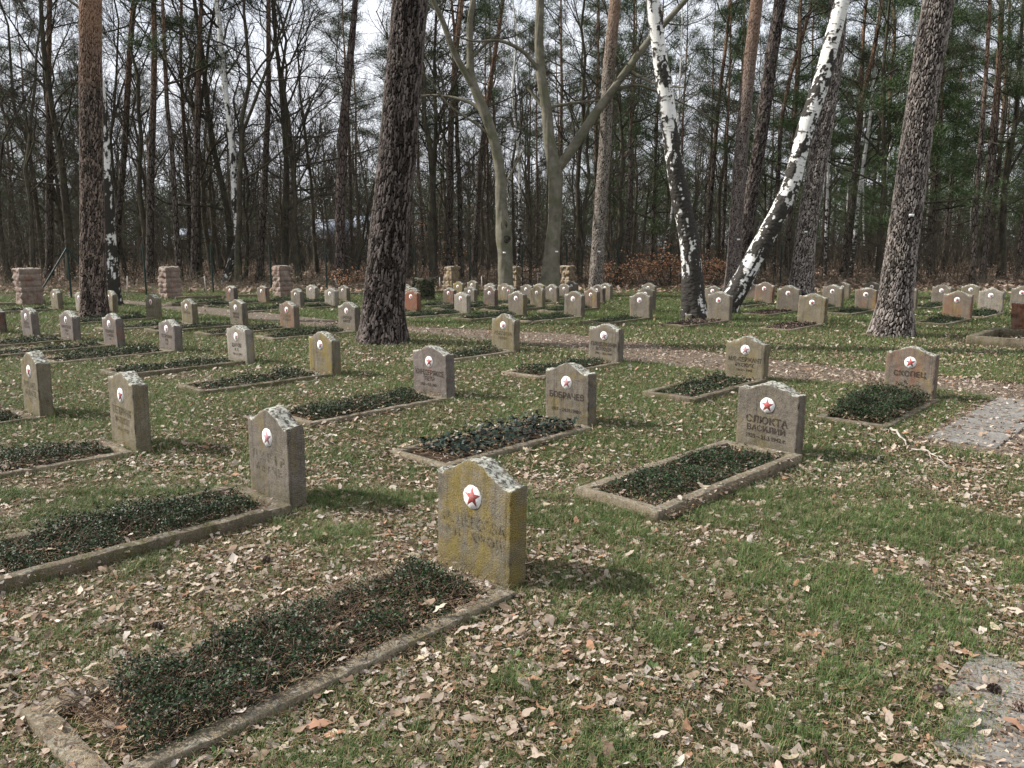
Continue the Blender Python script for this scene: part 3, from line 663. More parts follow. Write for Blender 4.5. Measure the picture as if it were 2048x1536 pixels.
def ivy_mesh(seed):
    rg = np.random.default_rng(seed); Gi = Geo(); n = 900
    ang = np.radians([-150, -105, -72, -40, 0, 40, 72, 105, 150]); rr = np.array([.35, .85, .5, .9, .55, .9, .5, .85, .35])  # lobed outline, tip at +x after shift
    ang = np.radians([180, 140, 105, 75, 48, 25, 0, -25, -48, -75, -105, -140]); rr = np.array([.12, .55, .8, .48, .88, .55, 1.0, .55, .88, .48, .8, .55])
    base = np.stack([rr * np.cos(ang), rr * np.sin(ang), 0 * rr], -1)
    for k in range(n):
        x = rg.uniform(-.28, .28); y = rg.uniform(-1.55, -.1); z = .03 + .10 * rg.uniform() ** .7 * (0.4 + fbm(np.array([x * 5.]), np.array([y * 5.]))[0])
        s_ = rg.uniform(.018, .036); a = rg.uniform(0, 6.28); tx, ty = rg.normal(0, .45, 2)
        v = base * s_; v[:, 2] = -np.abs(v[:, 1]) * .25; Rz = np.array([[cos(a), -sin(a), 0], [sin(a), cos(a), 0], [0, 0, 1]]); Rx = np.array([[1, 0, 0], [0, cos(tx), -sin(tx)], [0, sin(tx), cos(tx)]]); Ry = np.array([[cos(ty), 0, sin(ty)], [0, 1, 0], [-sin(ty), 0, cos(ty)]])
        v = v @ (Rz @ Rx @ Ry).T + (x, y, z); nV = len(v); v = np.concatenate([[v.mean(0)], v])
        T = [(0, 1 + q, 1 + (q + 1) % nV) for q in range(nV)]
        c = np.array([(0.012, 0.024, 0.016), (0.018, 0.034, 0.022), (0.010, 0.016, 0.014), (0.03, 0.04, 0.025)][rg.integers(0, 4)])
        Gi.add(v, T=T, col=c)
    return Gi.mesh('foliage', M_BEDLEAF)
def deadbed_mesh(seed):
    rg = np.random.default_rng(seed); Gd = Geo(); n = 1500
    C = np.stack([rg.uniform(-.27, .27, n), rg.uniform(-1.55, -.1, n), rg.uniform(.01, .07, n)], -1)
    V, Q, c = leafcards(C, .05, .6, .6, rg, np.array([(0.05, 0.035, 0.028), (0.10, 0.07, 0.055), (0.03, 0.03, 0.03), (0.16, 0.11, 0.08)])); Gd.add(V, Q, col=c)
    return Gd.mesh('foliage', M_NEEDLE)
DEADBED = deadbed_mesh(4)
for (i, c, yaw, bed, desc, near) in GRAVES:
    off = c - e2 * .05; Lk, Wk, kw, kh = 1.68, .66, .068, .045
    # keep far frames clear of the next headstone
    for (c2, w2, _, _) in STONES:
        r = c2 - off; a = r @ e1; b_ = -(r @ e2)
        if abs(a) < .62 and .3 < b_ < Lk + .1: Lk = max(.7, b_ - .12)
    if i == 2: kh = .085; Lk = 1.86; kw = .07
    if i == 0: Lk = 1.88
    if i == 3: Lk = 1.76
    if i == 1: kh = .085
    if near: km = kerb_mesh(Lk, Wk, .082 if i == 0 else .07, kh, M_KERB if i in (0, 2, 3, 4, 5) else M_KERBD, i + 40, True); ko = link('grave_kerb', km, None, (off[0], off[1], 0), yaw)
    else:
        ko = link('grave_kerb', KERBF[i % 3], None, (off[0], off[1], 0), yaw); ko.scale = (1, Lk / 1.68, 1)
    tag(ko, 'low kerb frame at the foot of the ' + desc, 'grave kerb', 'kerb frames of the graves')
    RECTS.append((off - e2 * Lk / 2, Wk / 2, Lk / 2))
    root = empty('grave_planting', (off[0], off[1], 0), yaw)
    what = {'near': 'sparse dark evergreen shrublets with leaf litter in the bed of the ', 'ivy': 'glossy dark ivy filling the bed of the ', 'bare': 'withered brown groundcover in the bed of the ', 'tall': 'tall dark evergreen groundcover in the bed of the '}.get(bed, 'dark evergreen groundcover in the bed of the ')
    if len((what + desc).split()) > 16: what = what.replace('sparse dark ', '').replace('tall dark ', 'tall ').replace('withered brown ', 'withered ').replace('dark evergreen ', 'evergreen ')
    if len((what + desc).split()) > 16: what = what.replace('in the bed of', 'before')
    tag(root, what + desc, 'ground cover', 'planted grave beds')
    W2 = Wk / 2 - .055; Lb = Lk - .05
    if bed == 'ivy': link('foliage', ivy_mesh(3), root); link('soil', soil_mesh(W2, Lb, i), root)
    elif bed == 'bare':
        f = link('foliage', DEADBED, root); f.scale = (1, Lk / 1.68, 1); s_ = link('soil', SOILM, root); s_.scale = (1, Lk / 1.68, 1)
    elif near or bed == 'tall':
        n_, sz, hm, cv, stn = {'near': (19000, .0165, .11, .80, 460), 'thick': (24000, .0165, .13, 1.15, 160), 'tall': (15000, .022, .18, 1.0, 160), 'sparse': (9000, .018, .10, .95, 120)}.get(bed, (15000, .0195, .105, 1.1, 110))
        fm, sm = bed_mesh(n_, sz, hm, W2, Lb, 50 + i * 1.3, cv, stn)
        link('foliage', fm, root); link('stems', sm, root); link('soil', soil_mesh(W2, Lb, i, .015 if bed != 'near' else .02), root)
    else:
        f = link('foliage', FARBED[i % 4][0], root); s_ = link('soil', SOILM, root); f.scale = (1, Lk / 1.68, 1); s_.scale = (1, Lk / 1.68, 1)
        if c[1] < 14: q_ = link('stems', FARBED[i % 4][1], root); q_.scale = (1, Lk / 1.68, 1)
# raised mossy kerb of the red granite stone
o70 = c70 - e2 * .18
ko = link('grave_kerb', kerb_mesh(1.75, 1.15, .13, .16, M_KERBD, 77, True), None, (o70[0], o70[1], 0), YAW); tag(ko, 'raised mossy kerb frame of the rough red granite stone, cut by the right edge', 'grave kerb', 'kerb frames of the graves'); RECTS.append((o70 - e2 * .87, .575, .875))

RC = np.array([r[0] for r in RECTS]); RA = np.array([r[1] for r in RECTS]); RB = np.array([r[2] for r in RECTS])
def in_rects(x, y, pad=0.0):
    m = np.zeros(len(x), bool)
    for k in range(len(RC)):
        dx = x - RC[k, 0]; dy = y - RC[k, 1]
        m |= (np.abs(dx * e1[0] + dy * e1[1]) < RA[k] + pad) & (np.abs(dx * e2[0] + dy * e2[1]) < RB[k] + pad)
    return m
upa = np.array(up_w); loa = np.array(lo_w)
def in_path(x, y, pad=0.0):
    yu = np.interp(x, upa[:, 0], upa[:, 1]); yl = np.interp(x, loa[:, 0], loa[:, 1])
    m = (y < yu - pad) & (y > yl + pad)
    rx = x - C0[0]; ry = y - C0[1]; a = rx * e1[0] + ry * e1[1]; b_ = rx * e2[0] + ry * e2[1]
    return m | ((a > pad) & (a < 2.6 - pad) & (b_ > pad) & (b_ < 3.05)) | (((x - 1.42) * 1.07 - (y - 2.32) > pad) & (y < 3.4) & (y > 1) & (x < 4))
tag(strip('pavement', [(0.2, 1.05), (1.42, 2.32), (2.43, 3.4)], [(2.0, 0.6), (3.3, 1.6), (4.2, 2.6)], 0.006, M_PATH, 30, .03, 8.0), kind='structure')

# ------------------------------------------------------------------ grass, leaf litter, needles
def sector(n, y0, y1, pw, rg):
    """random ground points in the wedge in front of the place, denser near by"""
    u = rg.uniform(0, 1, n); e = pw + 2
    y = (y0 ** e + u * (y1 ** e - y0 ** e)) ** (1 / e); x = rg.uniform(-1, 1, n) * (0.72 * y + 0.9)
    return x, y
def grass_density(x, y):
    d = fbm(x * .55, y * .55, 3.0, 4); d2 = fbm(x * 3.2, y * 3.2, 8.0, 3)
    r = np.hypot(x, y); mid = sstep(6.0, 10.0, y) * .34
    left = -0.12 * sstep(0.6, -1.5, x) * sstep(7, 3, y)
    return np.clip((d - .42) * 2.2 + (d2 - .5) * 2.0 + .62 + mid + left, 0.34, 1)
def grass(n, y0, y1, pw, hlo, hhi, wd, seg, seed):
    rg = np.random.default_rng(seed); x, y = sector(n, y0, y1, pw, rg)
    # tufts: pull most blades to tuft centres
    cs = .055; cx = np.floor(x / cs); cy = np.floor(y / cs); tx = (cx + h2(cx, cy, 1)) * cs; ty = (cy + h2(cx, cy, 2)) * cs; k = rg.uniform(0, 1, n) < .6
    x = np.where(k, tx + rg.normal(0, .010, n), x); y = np.where(k, ty + rg.normal(0, .010, n), y)
    dn = grass_density(x, y); tuft = h2(cx, cy, 5)
    keep = (rg.uniform(0, 1, n) < dn) & (~k | (tuft < dn * .9)) & ~in_rects(x, y, -.012) & ~in_path(x, y, rg.uniform(-.05, .09, n)) & (y < 30 + 2 * fbm(x, y))
    x = x[keep]; y = y[keep]; dn = dn[keep]; m = len(x); k = k[keep]; tuft = tuft[keep]
    h = rg.uniform(hlo, hhi, m) * (.55 + .7 * dn) * np.where(k & (tuft < .05), 1.7, 1); az = rg.uniform(0, 2 * pi, m); ln = rg.uniform(.25, 1.15, m) * h
    dx = np.cos(az); dy = np.sin(az); w_ = wd * rg.uniform(.6, 1.3, m); b_ = np.stack([x, y, np.zeros(m)], -1); pr = np.stack([-dy, dx, 0 * x], -1) * (w_ / 2)[:, None]
    tip = b_ + np.stack([dx * ln, dy * ln, h * rg.uniform(.55, 1, m)], -1)
    t_ = rg.uniform(0, 1, m)[:, None]; c = (1 - t_) * np.array([.045, .088, .024]) + t_ * np.array([.132, .190, .058])
    patch = fbm(x * 1.3, y * 1.3, 4)[:, None]; c = c * (.75 + .6 * patch)
    st = rg.uniform(0, 1, m) < .19 + .26 * (1 - dn); c[st] = np.array([.30, .245, .13]) * rg.uniform(.6, 1.1, (st.sum(), 1))
    if seg == 2:
        mid = b_ + np.stack([dx * ln * .35, dy * ln * .35, h * .65], -1)
        V = np.stack([b_ - pr, b_ + pr, mid - pr * .8, mid + pr * .8, tip], 1); a = np.arange(m)[:, None] * 5
        return V.reshape(-1, 3), a + np.array([0, 1, 3, 2]), a + np.array([2, 3, 4]), np.repeat(c, 5, 0)
    V = np.stack([b_ - pr, b_ + pr, tip], 1); return V.reshape(-1, 3), None, np.arange(3 * m).reshape(-1, 3), np.repeat(c, 3, 0)
GG = Geo()
for a in [(560000, 1.6, 5.2, -.3, .018, .056, .0027, 2, 1), (480000, 5.0, 11, -.5, .025, .06, .0052, 1, 2), (430000, 10.8, 31, -.7, .035, .075, .012, 1, 3)]:
    V, Q, T, c = grass(*a); GG.add(V, Q, T, c)
go = link('grass', GG.mesh('grass', M_GRASS)); tag(go, 'short spring grass growing between the graves', 'grass', kind='stuff')

def leaf_templates():
    out = []
    rg = np.random.default_rng(5)
    n = 12
    for k in range(10):
        th = np.arange(n) / n * 2 * pi
        if k < 4: r = .31 + .10 * np.cos(th * 2) + .05 * ((-1.0) ** np.arange(n)) + rg.uniform(-.07, .07, n)     # lobed oak and maple
        else: r = .30 + rg.uniform(.03, .13) * np.cos(th * 2) + rg.uniform(-.055, .055, n); r[0] *= 1.15
        x = r * np.cos(th) * 1.15; y = r * np.sin(th)
        z = rg.uniform(-.06, .10, n) + .7 * rg.uniform(.2, 1) * y ** 2 * rg.choice([-1, 1.4]) + .45 * x ** 2 * rg.choice([-1, 1.0])
        V = np.concatenate([[(0, 0, rg.uniform(-.02, .03))], np.stack([x, y, z], -1)]); out.append(V)
    T = np.array([(0, 1 + i, 1 + (i + 1) % n) for i in range(n)]); return out, T
LT, LTT = leaf_templates()
PAL = np.array([(.47, .385, .305), (.38, .30, .235), (.54, .47, .40), (.30, .215, .15), (.36, .20, .12), (.19, .13, .09), (.43, .36, .25)])
PP = np.array([.23, .21, .15, .16, .05, .10, .10])
def place(tv, tt, x, y, z, s, rg, tilt, col):
    n = len(x); a = rg.uniform(0, 2 * pi, n); tx = rg.normal(0, tilt, n); ty = rg.normal(0, tilt, n)
    P = tv[None] * s[:, None, None]
    P = np.stack([P[..., 0], P[..., 1] * np.cos(tx)[:, None] - P[..., 2] * np.sin(tx)[:, None], P[..., 1] * np.sin(tx)[:, None] + P[..., 2] * np.cos(tx)[:, None]], -1)
    P = np.stack([P[..., 0] * np.cos(ty)[:, None] + P[..., 2] * np.sin(ty)[:, None], P[..., 1], -P[..., 0] * np.sin(ty)[:, None] + P[..., 2] * np.cos(ty)[:, None]], -1)
    c, s_ = np.cos(a)[:, None], np.sin(a)[:, None]; P = np.stack([P[..., 0] * c - P[..., 1] * s_, P[..., 0] * s_ + P[..., 1] * c, P[..., 2]], -1)
    P += np.stack([x, y, z], -1)[:, None]; m = tv.shape[0]
    low = P[..., 2].min(1); P[..., 2] += np.maximum(0, z * .5 + .002 - low)[:, None]
    T = (np.arange(n)[:, None, None] * m + tt[None]).reshape(-1, 3)
    return P.reshape(-1, 3), T, np.repeat(col, m, 0)
def litter_density(x, y):
    d = fbm(x * .8 + 3, y * .8, 21.0, 4); d2 = fbm(x * 3.5, y * 3.5 + 2, 31.0, 2); return np.clip(.74 + (d - .45) * 1.0 + (d2 - .5) * .9 + .25 * sstep(.4, -1.5, x) * sstep(6, 3.5, y), .40, 1)
STC = np.array([s_[0] + e2 * .06 for s_ in STONES]); STW = np.array([s_[1] / 2 + .02 for s_ in STONES])
def in_stone(x, y):
    m = np.zeros(len(x), bool)
    for k in range(len(STC)):
        dx = x - STC[k, 0]; dy = y - STC[k, 1]; m |= (np.abs(dx * e1[0] + dy * e1[1]) < STW[k]) & (np.abs(dx * e2[0] + dy * e2[1]) < .075)
    return m
LG = Geo(); rg = np.random.default_rng(77)
def litter(n, y0, y1, pw, slo, shi, tilt, zmax, small=False):
    x, y = sector(n, y0, y1, pw, rg); dn = litter_density(x, y); bedm = in_rects(x, y, 0)
    k = (rg.uniform(0, 1, n) < dn * np.where(bedm, .30, 1) * np.where(in_path(x, y), 1.5, 1)) & ~in_stone(x, y); x = x[k]; y = y[k]; bedm = bedm[k]
    m = len(x); z = rg.uniform(.002, zmax, m) + np.where(bedm, rg.uniform(.02, .075, m), 0); s = rg.uniform(slo, shi, m) * np.where(rg.uniform(0, 1, m) < .12, 1.35, 1)
    ci = rg.choice(len(PAL), m, p=PP) if not small else rg.choice([0, 1, 3, 3, 5, 5, 4], m)
    col = PAL[ci] * rg.uniform(.50, 1.12, (m, 1)); ti = rg.integers(0, 10, m)
    for t in range(10):
        q = ti == t
        if q.sum(): P, T, c = place(LT[t], LTT, x[q], y[q], z[q], s[q], rg, tilt, col[q]); LG.add(P, T=T, col=c)
litter(30000, 1.6, 6.0, -.3, .014, .048, .26, .026)
litter(3600, 1.6, 6.0, -.3, .042, .068, .25, .030)
litter(80000, 1.6, 5.5, -.2, .007, .024, .5, .020, True)
litter(40000, 5.5, 10, -.4, .012, .03, .5, .025, True)
litter(27000, 6.0, 14, -.6, .026, .062, .30, .035)
litter(30000, 9.5, 17, -.4, .02, .042, .5, .025, True)
litter(9000, 14, 30, -.9, .04, .09, .3, .04)
lo_ = link('leaf_litter', LG.mesh('leaf_litter', M_LEAF)); tag(lo_, 'pale dry leaves strewn over the grass and path', 'leaf litter', kind='stuff')
# forest floor litter beyond the fence
FG = Geo()
n = 26000; x, y = sector(n, 27, 62, -.8, rg); k = fbm(x * .4, y * .4, 9) > .36; x = x[k]; y = y[k]; m = len(x)
colr = np.array([(.27, .175, .12), (.36, .26, .19), (.18, .125, .09), (.40, .31, .24)])[rg.integers(0, 4, m)] * rg.uniform(.7, 1.1, (m, 1))
P, T, c = place(LT[3], LTT, x, y, rg.uniform(0, .08, m), rg.uniform(.12, .26, m), rg, .35, colr); FG.add(P, T=T, col=c)
tag(link('forest_litter', FG.mesh('forest_litter', M_LEAF)), 'brown leaf litter on the wood floor behind the fence', 'leaf litter', kind='stuff')
# pine needles and straw
NG = Geo()
def needles(n, y0, y1, wd, ll):
    x, y = sector(n, y0, y1, -.4, rg); k = ~in_stone(x, y) & (rg.uniform(0, 1, n) < .3 + litter_density(x, y)); x = x[k]; y = y[k]; m = len(x); a = rg.uniform(0, 6.28, m); L_ = rg.uniform(.5, 1, m) * ll
    bedm = in_rects(x, y, 0); z = rg.uniform(.004, .028, m) + bedm * rg.uniform(.015, .07, m); d = np.stack([np.cos(a), np.sin(a), rg.normal(0, .15, m)], -1) * L_[:, None]; p = np.stack([-np.sin(a), np.cos(a), 0 * a], -1) * wd
    b_ = np.stack([x, y, z], -1); V = np.stack([b_ - p, b_ + p, b_ + d + p, b_ + d - p], 1).reshape(-1, 3); V[:, 2] = np.maximum(V[:, 2], .002)
    c = np.array([(.24, .15, .08), (.32, .23, .13), (.15, .09, .055), (.36, .29, .18)])[rg.integers(0, 4, m)] * rg.uniform(.7, 1.2, (m, 1)); NG.add(V, np.arange(4 * m).reshape(-1, 4), col=np.repeat(c, 4, 0))
needles(120000, 1.6, 5.5, .0006, .04); needles(50000, 5.5, 16, .0018, .09)
tag(link('fallen_needles', NG.mesh('fallen_needles', M_NEEDLE)), 'fallen brown pine needles and dry straw on the turf', 'pine needles', kind='stuff')
# rosettes of broad-leaved weeds
WG = Geo()
n = 650; x, y = sector(n, 2, 9, -.4, rg); k = ~in_rects(x, y, .03) & ~in_path(x, y, 0); x = x[k]; y = y[k]
for px, py in zip(x, y):
    r_ = rg.uniform(.014, .034)
    for q in range(rg.integers(5, 10)):
        a = rg.uniform(0, 6.28); d = np.array([cos(a), sin(a), rg.uniform(.2, .9)]) * r_; s_ = np.array([-sin(a), cos(a), 0]) * r_ * .28; b_ = np.array([px, py, .006])
        WG.add([b_, b_ + d * .6 + s_, b_ + d, b_ + d * .6 - s_], [(0, 1, 2, 3)], col=np.array([.085, .15, .045]) * rg.uniform(.7, 1.3))
tag(link('weeds', WG.mesh('weeds', M_GRASS)), 'small broad-leaved weeds dotted through the turf', 'weeds', kind='stuff')

# single larger leaves, cones, sticks and stones
def big_leaf(px, s, col, label, z=.03):
    c = G(*px); r_ = np.random.default_rng(int(px[0])); P, T, cc = place(LT[int(px[0]) % 3], LTT, np.zeros(1), np.zeros(1), np.array([z]), np.array([s * .85]), r_, .25, np.array([col]))
    o = link('fallen_leaf', mk_mesh('fallen_leaf', P, T=T, col=cc, mat=M_LEAF), None, (c[0], c[1], 0)); tag(o, label, 'leaf', 'larger fallen leaves')
OR = (.37, .21, .135)
for px, s, lb in [((640, 1462), .115, 'large curled orange-brown oak leaf at the bottom, left of centre'), ((1130, 1322), .10, 'orange-brown leaf right of the nearest kerb corner'), ((1152, 1052), .08, 'orange leaf right of the nearest headstone'), ((470, 957), .085, 'orange-brown leaf left of the mottled headstone'), ((765, 1058), .09, 'orange leaf between the two nearest headstones'), ((922, 1195), .07, 'orange leaf on the head kerb of the nearest grave'), ((1060, 1370), .10, 'long yellowish brown leaf at the bottom centre'), ((1780, 1108), .09, 'large pale tan leaf in the grass right of centre'), ((1610, 1188), .09, 'broad pale leaf below and right of the thick kerb'), ((1750, 1150), .08, 'upright rust-brown leaf in the right foreground'), ((1935, 1320), .09, 'brown leaf in the grass above the corner slabs'), ((2030, 1470), .10, 'salmon-brown leaf lying on the corner slab')]:
    big_leaf(px, s, OR if 'tan' not in lb and 'pale' not in lb else (.55, .42, .33), lb)
def cone_mesh():
    Gc = Geo(); n = 70
    for k in range(n):
        t = k / n; a = k * 2.39996; r_ = .016 * math.sin(pi * (.12 + .86 * t)) + .003; z = t * .045; d = np.array([cos(a), sin(a), .35]); s_ = np.array([-sin(a), cos(a), 0]) * .0055
        b_ = np.array([0, 0, z]); tip = b_ + d * r_ * 1.15; col = (.075, .052, .040) if k % 3 else (.22, .18, .155)
        Gc.add([b_ - s_ * .6, b_ + s_ * .6, tip + s_, tip - s_], [(0, 1, 2, 3)], col=col)
    v, q = tube([(0, 0, 0), (0, 0, .045)], [.006, .003], 6); Gc.add(v, q, col=(.05, .035, .028)); return Gc.mesh('pine_cone', M_NEEDLE)
CONE = cone_mesh()
for px, lb in [((1975, 1382), 'pine cone beside the corner slab'), ((1880, 1400), 'dark pine cone in the grass left of the corner slab'), ((2022, 1428), 'small open pine cone on the corner slab edge'), ((330, 1382 - 120), 'dark pine cone in the litter left of the nearest bed'), ((830, 1120), 'pine cone at the far kerb corner of the nearest grave'), ((1430, 890), 'pine cone beside the clearly lettered headstone'), ((545, 1130), 'pine cone in the litter between the two nearest graves')]:
    c = G(*px); o = link('pine_cone', CONE, None, (c[0], c[1], .016)); o.rotation_euler = (1.4, .2, px[0] * .7); o.scale = (1.15,) * 3; tag(o, lb, 'pine cone', 'fallen pine cones')
M_STICK = plain_bark('dead_stick', (.20, .17, .13), (.45, .42, .36), 0, 20); M_STICKD = plain_bark('dark_stick', (.06, .05, .04), (.14, .115, .09), 0, 20)
def stick(pts, r0, lb, mat, subs=()):
    Gs = Geo(); base = G(*pts[0][:2]); P = []
    for k, p in enumerate(pts):
        g_ = G(p[0], p[1]) - base; P.append((g_[0], g_[1], p[2] if len(p) > 2 else .03))
    t_ = np.linspace(0, len(P) - 1, len(P) * 4 - 3); P = np.array(P); PI_ = np.stack([np.interp(t_, range(len(P)), P[:, j]) for j in range(3)], -1); PI_[1:-1] += np.random.default_rng(int(pts[0][0])).normal(0, r0 * .8, PI_[1:-1].shape)
    v, q = tube(PI_, np.linspace(r0, r0 * .45, len(PI_)), 6); Gs.add(v, q)
    for sb in subs:
        Q_ = np.array([(*(G(a[0], a[1]) - base), a[2]) for a in sb]); v, q = tube(Q_, np.linspace(r0 * .6, r0 * .3, len(Q_)), 5); Gs.add(v, q)
    tag(link('stick', Gs.mesh('stick', mat, True), None, (base[0], base[1], 0)), lb, 'stick', 'fallen sticks')
stick([(1781, 868, .05), (1800, 882, .05), (1812, 898, .03)], .012, 'pale peeled stick pointing out of the bed before the side path', M_STICK)
stick([(1822, 908, .04), (1850, 913, .05), (1870, 925, .04), (1895, 940, .03)], .007, 'pale forked stick lying in the grass below the side path', M_STICK, [[(1855, 914, .05), (1862, 925, .03), (1850, 932, .02)]])
stick([(1775, 925, .02), (1790, 940, .02), (1820, 968, .03), (1850, 975, .02), (1900, 968, .02)], .006, 'thin dark fallen branch in the grass right of the clearly lettered headstone', M_STICKD, [[(1820, 968, .03), (1800, 985, .01)]])
stick([(22, 1385, .03), (40, 1425, .05), (80, 1430, .085), (140, 1412, .08)], .005, 'thin bent twig lying over the near kerb corner', M_STICKD)
stick([(1255, 1215, .02), (1262, 1260, .03), (1245, 1290, .02)], .004, 'thin curved brown twig standing in the foreground turf', M_STICKD)
stick([(560, 763, .02), (610, 770, .02), (680, 752, .02)], .006, 'thin pale twig in the grass beside the yellow-flanked grave', M_STICK)
def rock(px, s, lb, mat):
    c = G(*px); o = link('stone', rough_block(s, s * .8, s * .8, mat, px[0] * .1, s * .22, 'stone', 9, 9, 9, sink=.02), None, (c[0], c[1], 0), 1.0); tag(o, lb, 'stone', 'small loose stones')
rock((46, 668), .10, 'rounded pale stone at the foot of the yellow-lichened headstone', SM['light']); rock((57, 670), .10, 'right-hand stone of the pair beneath the yellow-lichened headstone', SM['rust'])
rock((1380, 640), .16, 'pale stone lump at the foot of the central birch', SM['light'])

# ------------------------------------------------------------------ pillars, edging, fence, stakes, stump
M_PILL = stone_mat('pink_sandstone', (.30, .235, .195), (.17, .125, .10), 0.0, 0.2, lich=.2, moss=.2); M_PILT = stone_mat('tan_sandstone', (.30, .235, .165), (.16, .12, .085), 0.4, 0.0, lich=.3, moss=.2)
for k, (xl, xr, yb, yt, mt, lb) in enumerate([(22, 76, 610, 537, M_PILL, 'leftmost pink rough-hewn stone pillar'), (316, 358, 598, 534, M_PILL, 'second pink rough-hewn stone pillar from the left'), (543, 581, 594, 532, M_PILL, 'third pink stone pillar, left of the big pine'), (888, 918, 588, 533, M_PILT, 'tan stone pillar left of the twisted beech'), (1021, 1043, 588, 533, M_PILT, 'tan stone pillar between the two beeches'), (1122, 1151, 586, 532, M_PILT, 'mossy tan stone pillar right of the forked beech')]):
    c = G((xl + xr) / 2, yb); wv = (xr - xl) / (proj(c + (1, 0))[0] - proj(c)[0]) / 1.36; h = zh((xl + xr) / 2, yt, c)
    o = link('stone_pillar', rough_block(wv, wv, h, mt, k * 3.3, .045, 'stone_pillar', 16, 16, 36, 6), None, (c[0], c[1] + wv * .5, 0), YAW); tag(o, lb, 'pillar', 'stone pillars along the fence')
def edging(a, b_, lb, hh=.09):
    a = G(*a); b_ = G(*b_); Ln = np.linalg.norm(b_ - a); V, Q, (I, J, K) = gridbox(np.linspace(0, Ln, int(Ln / .15) + 2), np.array([0, .06, .12]), np.array([-.05, hh - .01, hh]))
    V[:, 2] += (K == 2) * (fbm(V[:, 0] * 5, V[:, 1] * 9, a[0]) - .5) * .03; V[:, 1] += (fbm(V[:, 0] * 6, V[:, 2] * 9, 3) - .5) * .03
    tag(link('stone_edging', mk_mesh('stone_edging', V, Q, mat=M_KERB), None, (a[0], a[1], 0), math.atan2(b_[1] - a[1], b_[0] - a[0])), lb, 'edging', 'low stone edgings')
edging((-60, 614), (30, 612), 'low stone edging left of the first pillar'); edging((352, 600), (540, 593), 'low stone edging between the second and third pillars'); edging((585, 592), (725, 590), 'low stone edging between third pillar and big pine'); edging((868, 587), (985, 583), 'low stone edging before the fourth pillar')
M_GREEN, t_, b_ = new_mat('dark_green_fence_paint', .5, .4); b_.inputs['Base Color'].default_value = (.006, .022, .016, 1)
fposts = [G(*p) for p in [(143, 596), (293, 591), (427, 586), (543, 583), (654, 579)]]
fposts = [fposts[0] - (3.6, 2.6)] + fposts
d_ = (fposts[-1] - fposts[1]); d_ /= np.linalg.norm(d_)
for k in range(9): fposts.append(G(*[(750, 577), (832, 575.5), (940, 574), (1044, 573), (1133, 572), (1235, 571.5), (1340, 571), (1450, 571), (1560, 571)][k]))
fr = empty('mesh_fence', (0, 0, 0)); tag(fr, 'dark green wire mesh fence on thin posts in front of the wood', 'fence')
FH = 1.62
for k, p in enumerate(fposts):
    v, q = tube([(p[0], p[1], 0), (p[0], p[1], FH)], [.03, .03], 8); gp = Geo(); gp.add(v, q); link('post', gp.mesh('post', M_GREEN, True), fr)
for k in (1,):
    p = fposts[k]
    for sgn in (-1, 1):
        q_ = p + d_ * sgn * .95; v, q = tube([(q_[0], q_[1], 0), (p[0], p[1], FH * .95)], [.025, .025], 8); gp = Geo(); gp.add(v, q); link('brace', gp.mesh('brace', M_GREEN, True), fr)
wg = Geo()
for a, b_ in zip(fposts[:-1], fposts[1:]):
    Ln = np.linalg.norm(b_ - a)
    for z in (.05, .2, .35, .5, .65, .8, .95, 1.1, 1.25, 1.4, 1.55):
        v, q = tube([(*a, z), (*b_, z)], [.0022, .0022], 3); wg.add(v, q)
    for t in np.arange(0, Ln, .15):
        p = a + (b_ - a) * t / Ln; v, q = tube([(*p, .05), (*p, 1.55)], [.0018, .0018], 3); wg.add(v, q)
link('wire_mesh', wg.mesh('wire_mesh', M_GREEN), fr)
M_STAKE, t_, b_ = new_mat('weathered_white_stake', .85, .2); nb = NB(t_); nb.l(nb.mix(nb.noise(nb.coord(), 30), (.55, .52, .47), (.34, .31, .27)), b_.inputs['Base Color'])
sk = []
for px, yt, lb in [((255, 592), 552, 'thin white stake left of the second pillar'), ((412, 588), 552, 'thin white stake between the second pillar and the curved birch'), ((674, 578), 552, 'thin white stake beside the coppery beech sprig'), ((880, 580), 555, 'thin white stake left of the fourth pillar'), ((964, 578), 553, 'leaning white stake left of the twisted beech'), ((1042, 574), 555, 'thin white stake beside the fifth pillar'), ((1113, 571), 549, 'thin white stake right of the forked beech'), ((1075, 571), 545, 'thin white stake between the beeches')]:
    c = G(*px); h = zh(px[0], yt, c); V, Q = boxv(-.02, .02, -.015, .015, 0, h); V[4:, :2] *= .8; V[4:, 0] += rng.normal(0, .03)
    tag(link('stake', mk_mesh('stake', V, Q, mat=M_STAKE), None, (c[0], c[1], 0), .3), lb, 'stake', 'thin white stakes'); sk.append((c, h))
c = G(848, 600); gs = Geo()
th = np.linspace(0, 2 * pi, 40, endpoint=False)
zz = np.linspace(0, .62, 12); rr = .27 + .06 * np.exp(-zz / .12); V = []
for z, r_ in zip(zz, rr):
    rn = r_ * (1 + .22 * (fbm(np.cos(th) * 2.5 + 4, np.sin(th) * 2.5 + z * 2, 1) - .5)); V += [(a * cos(t), a * sin(t), z + (.05 * sin(t * 3) if z > .6 else 0)) for a, t in zip(rn, th)]
Q = [(j * 40 + i, j * 40 + (i + 1) % 40, (j + 1) * 40 + (i + 1) % 40, (j + 1) * 40 + i) for j in range(11) for i in range(40)]; V.append((0, 0, .6)); T = [(11 * 40 + i, 11 * 40 + (i + 1) % 40, 480) for i in range(40)]
sr = empty('tree_stump', (c[0], c[1], 0)); link('trunk', mk_mesh('trunk', V, Q, T, mat=M_OAK), sr); tag(sr, 'old tree stump grown over with dark ivy, right of the big pine', 'tree stump')
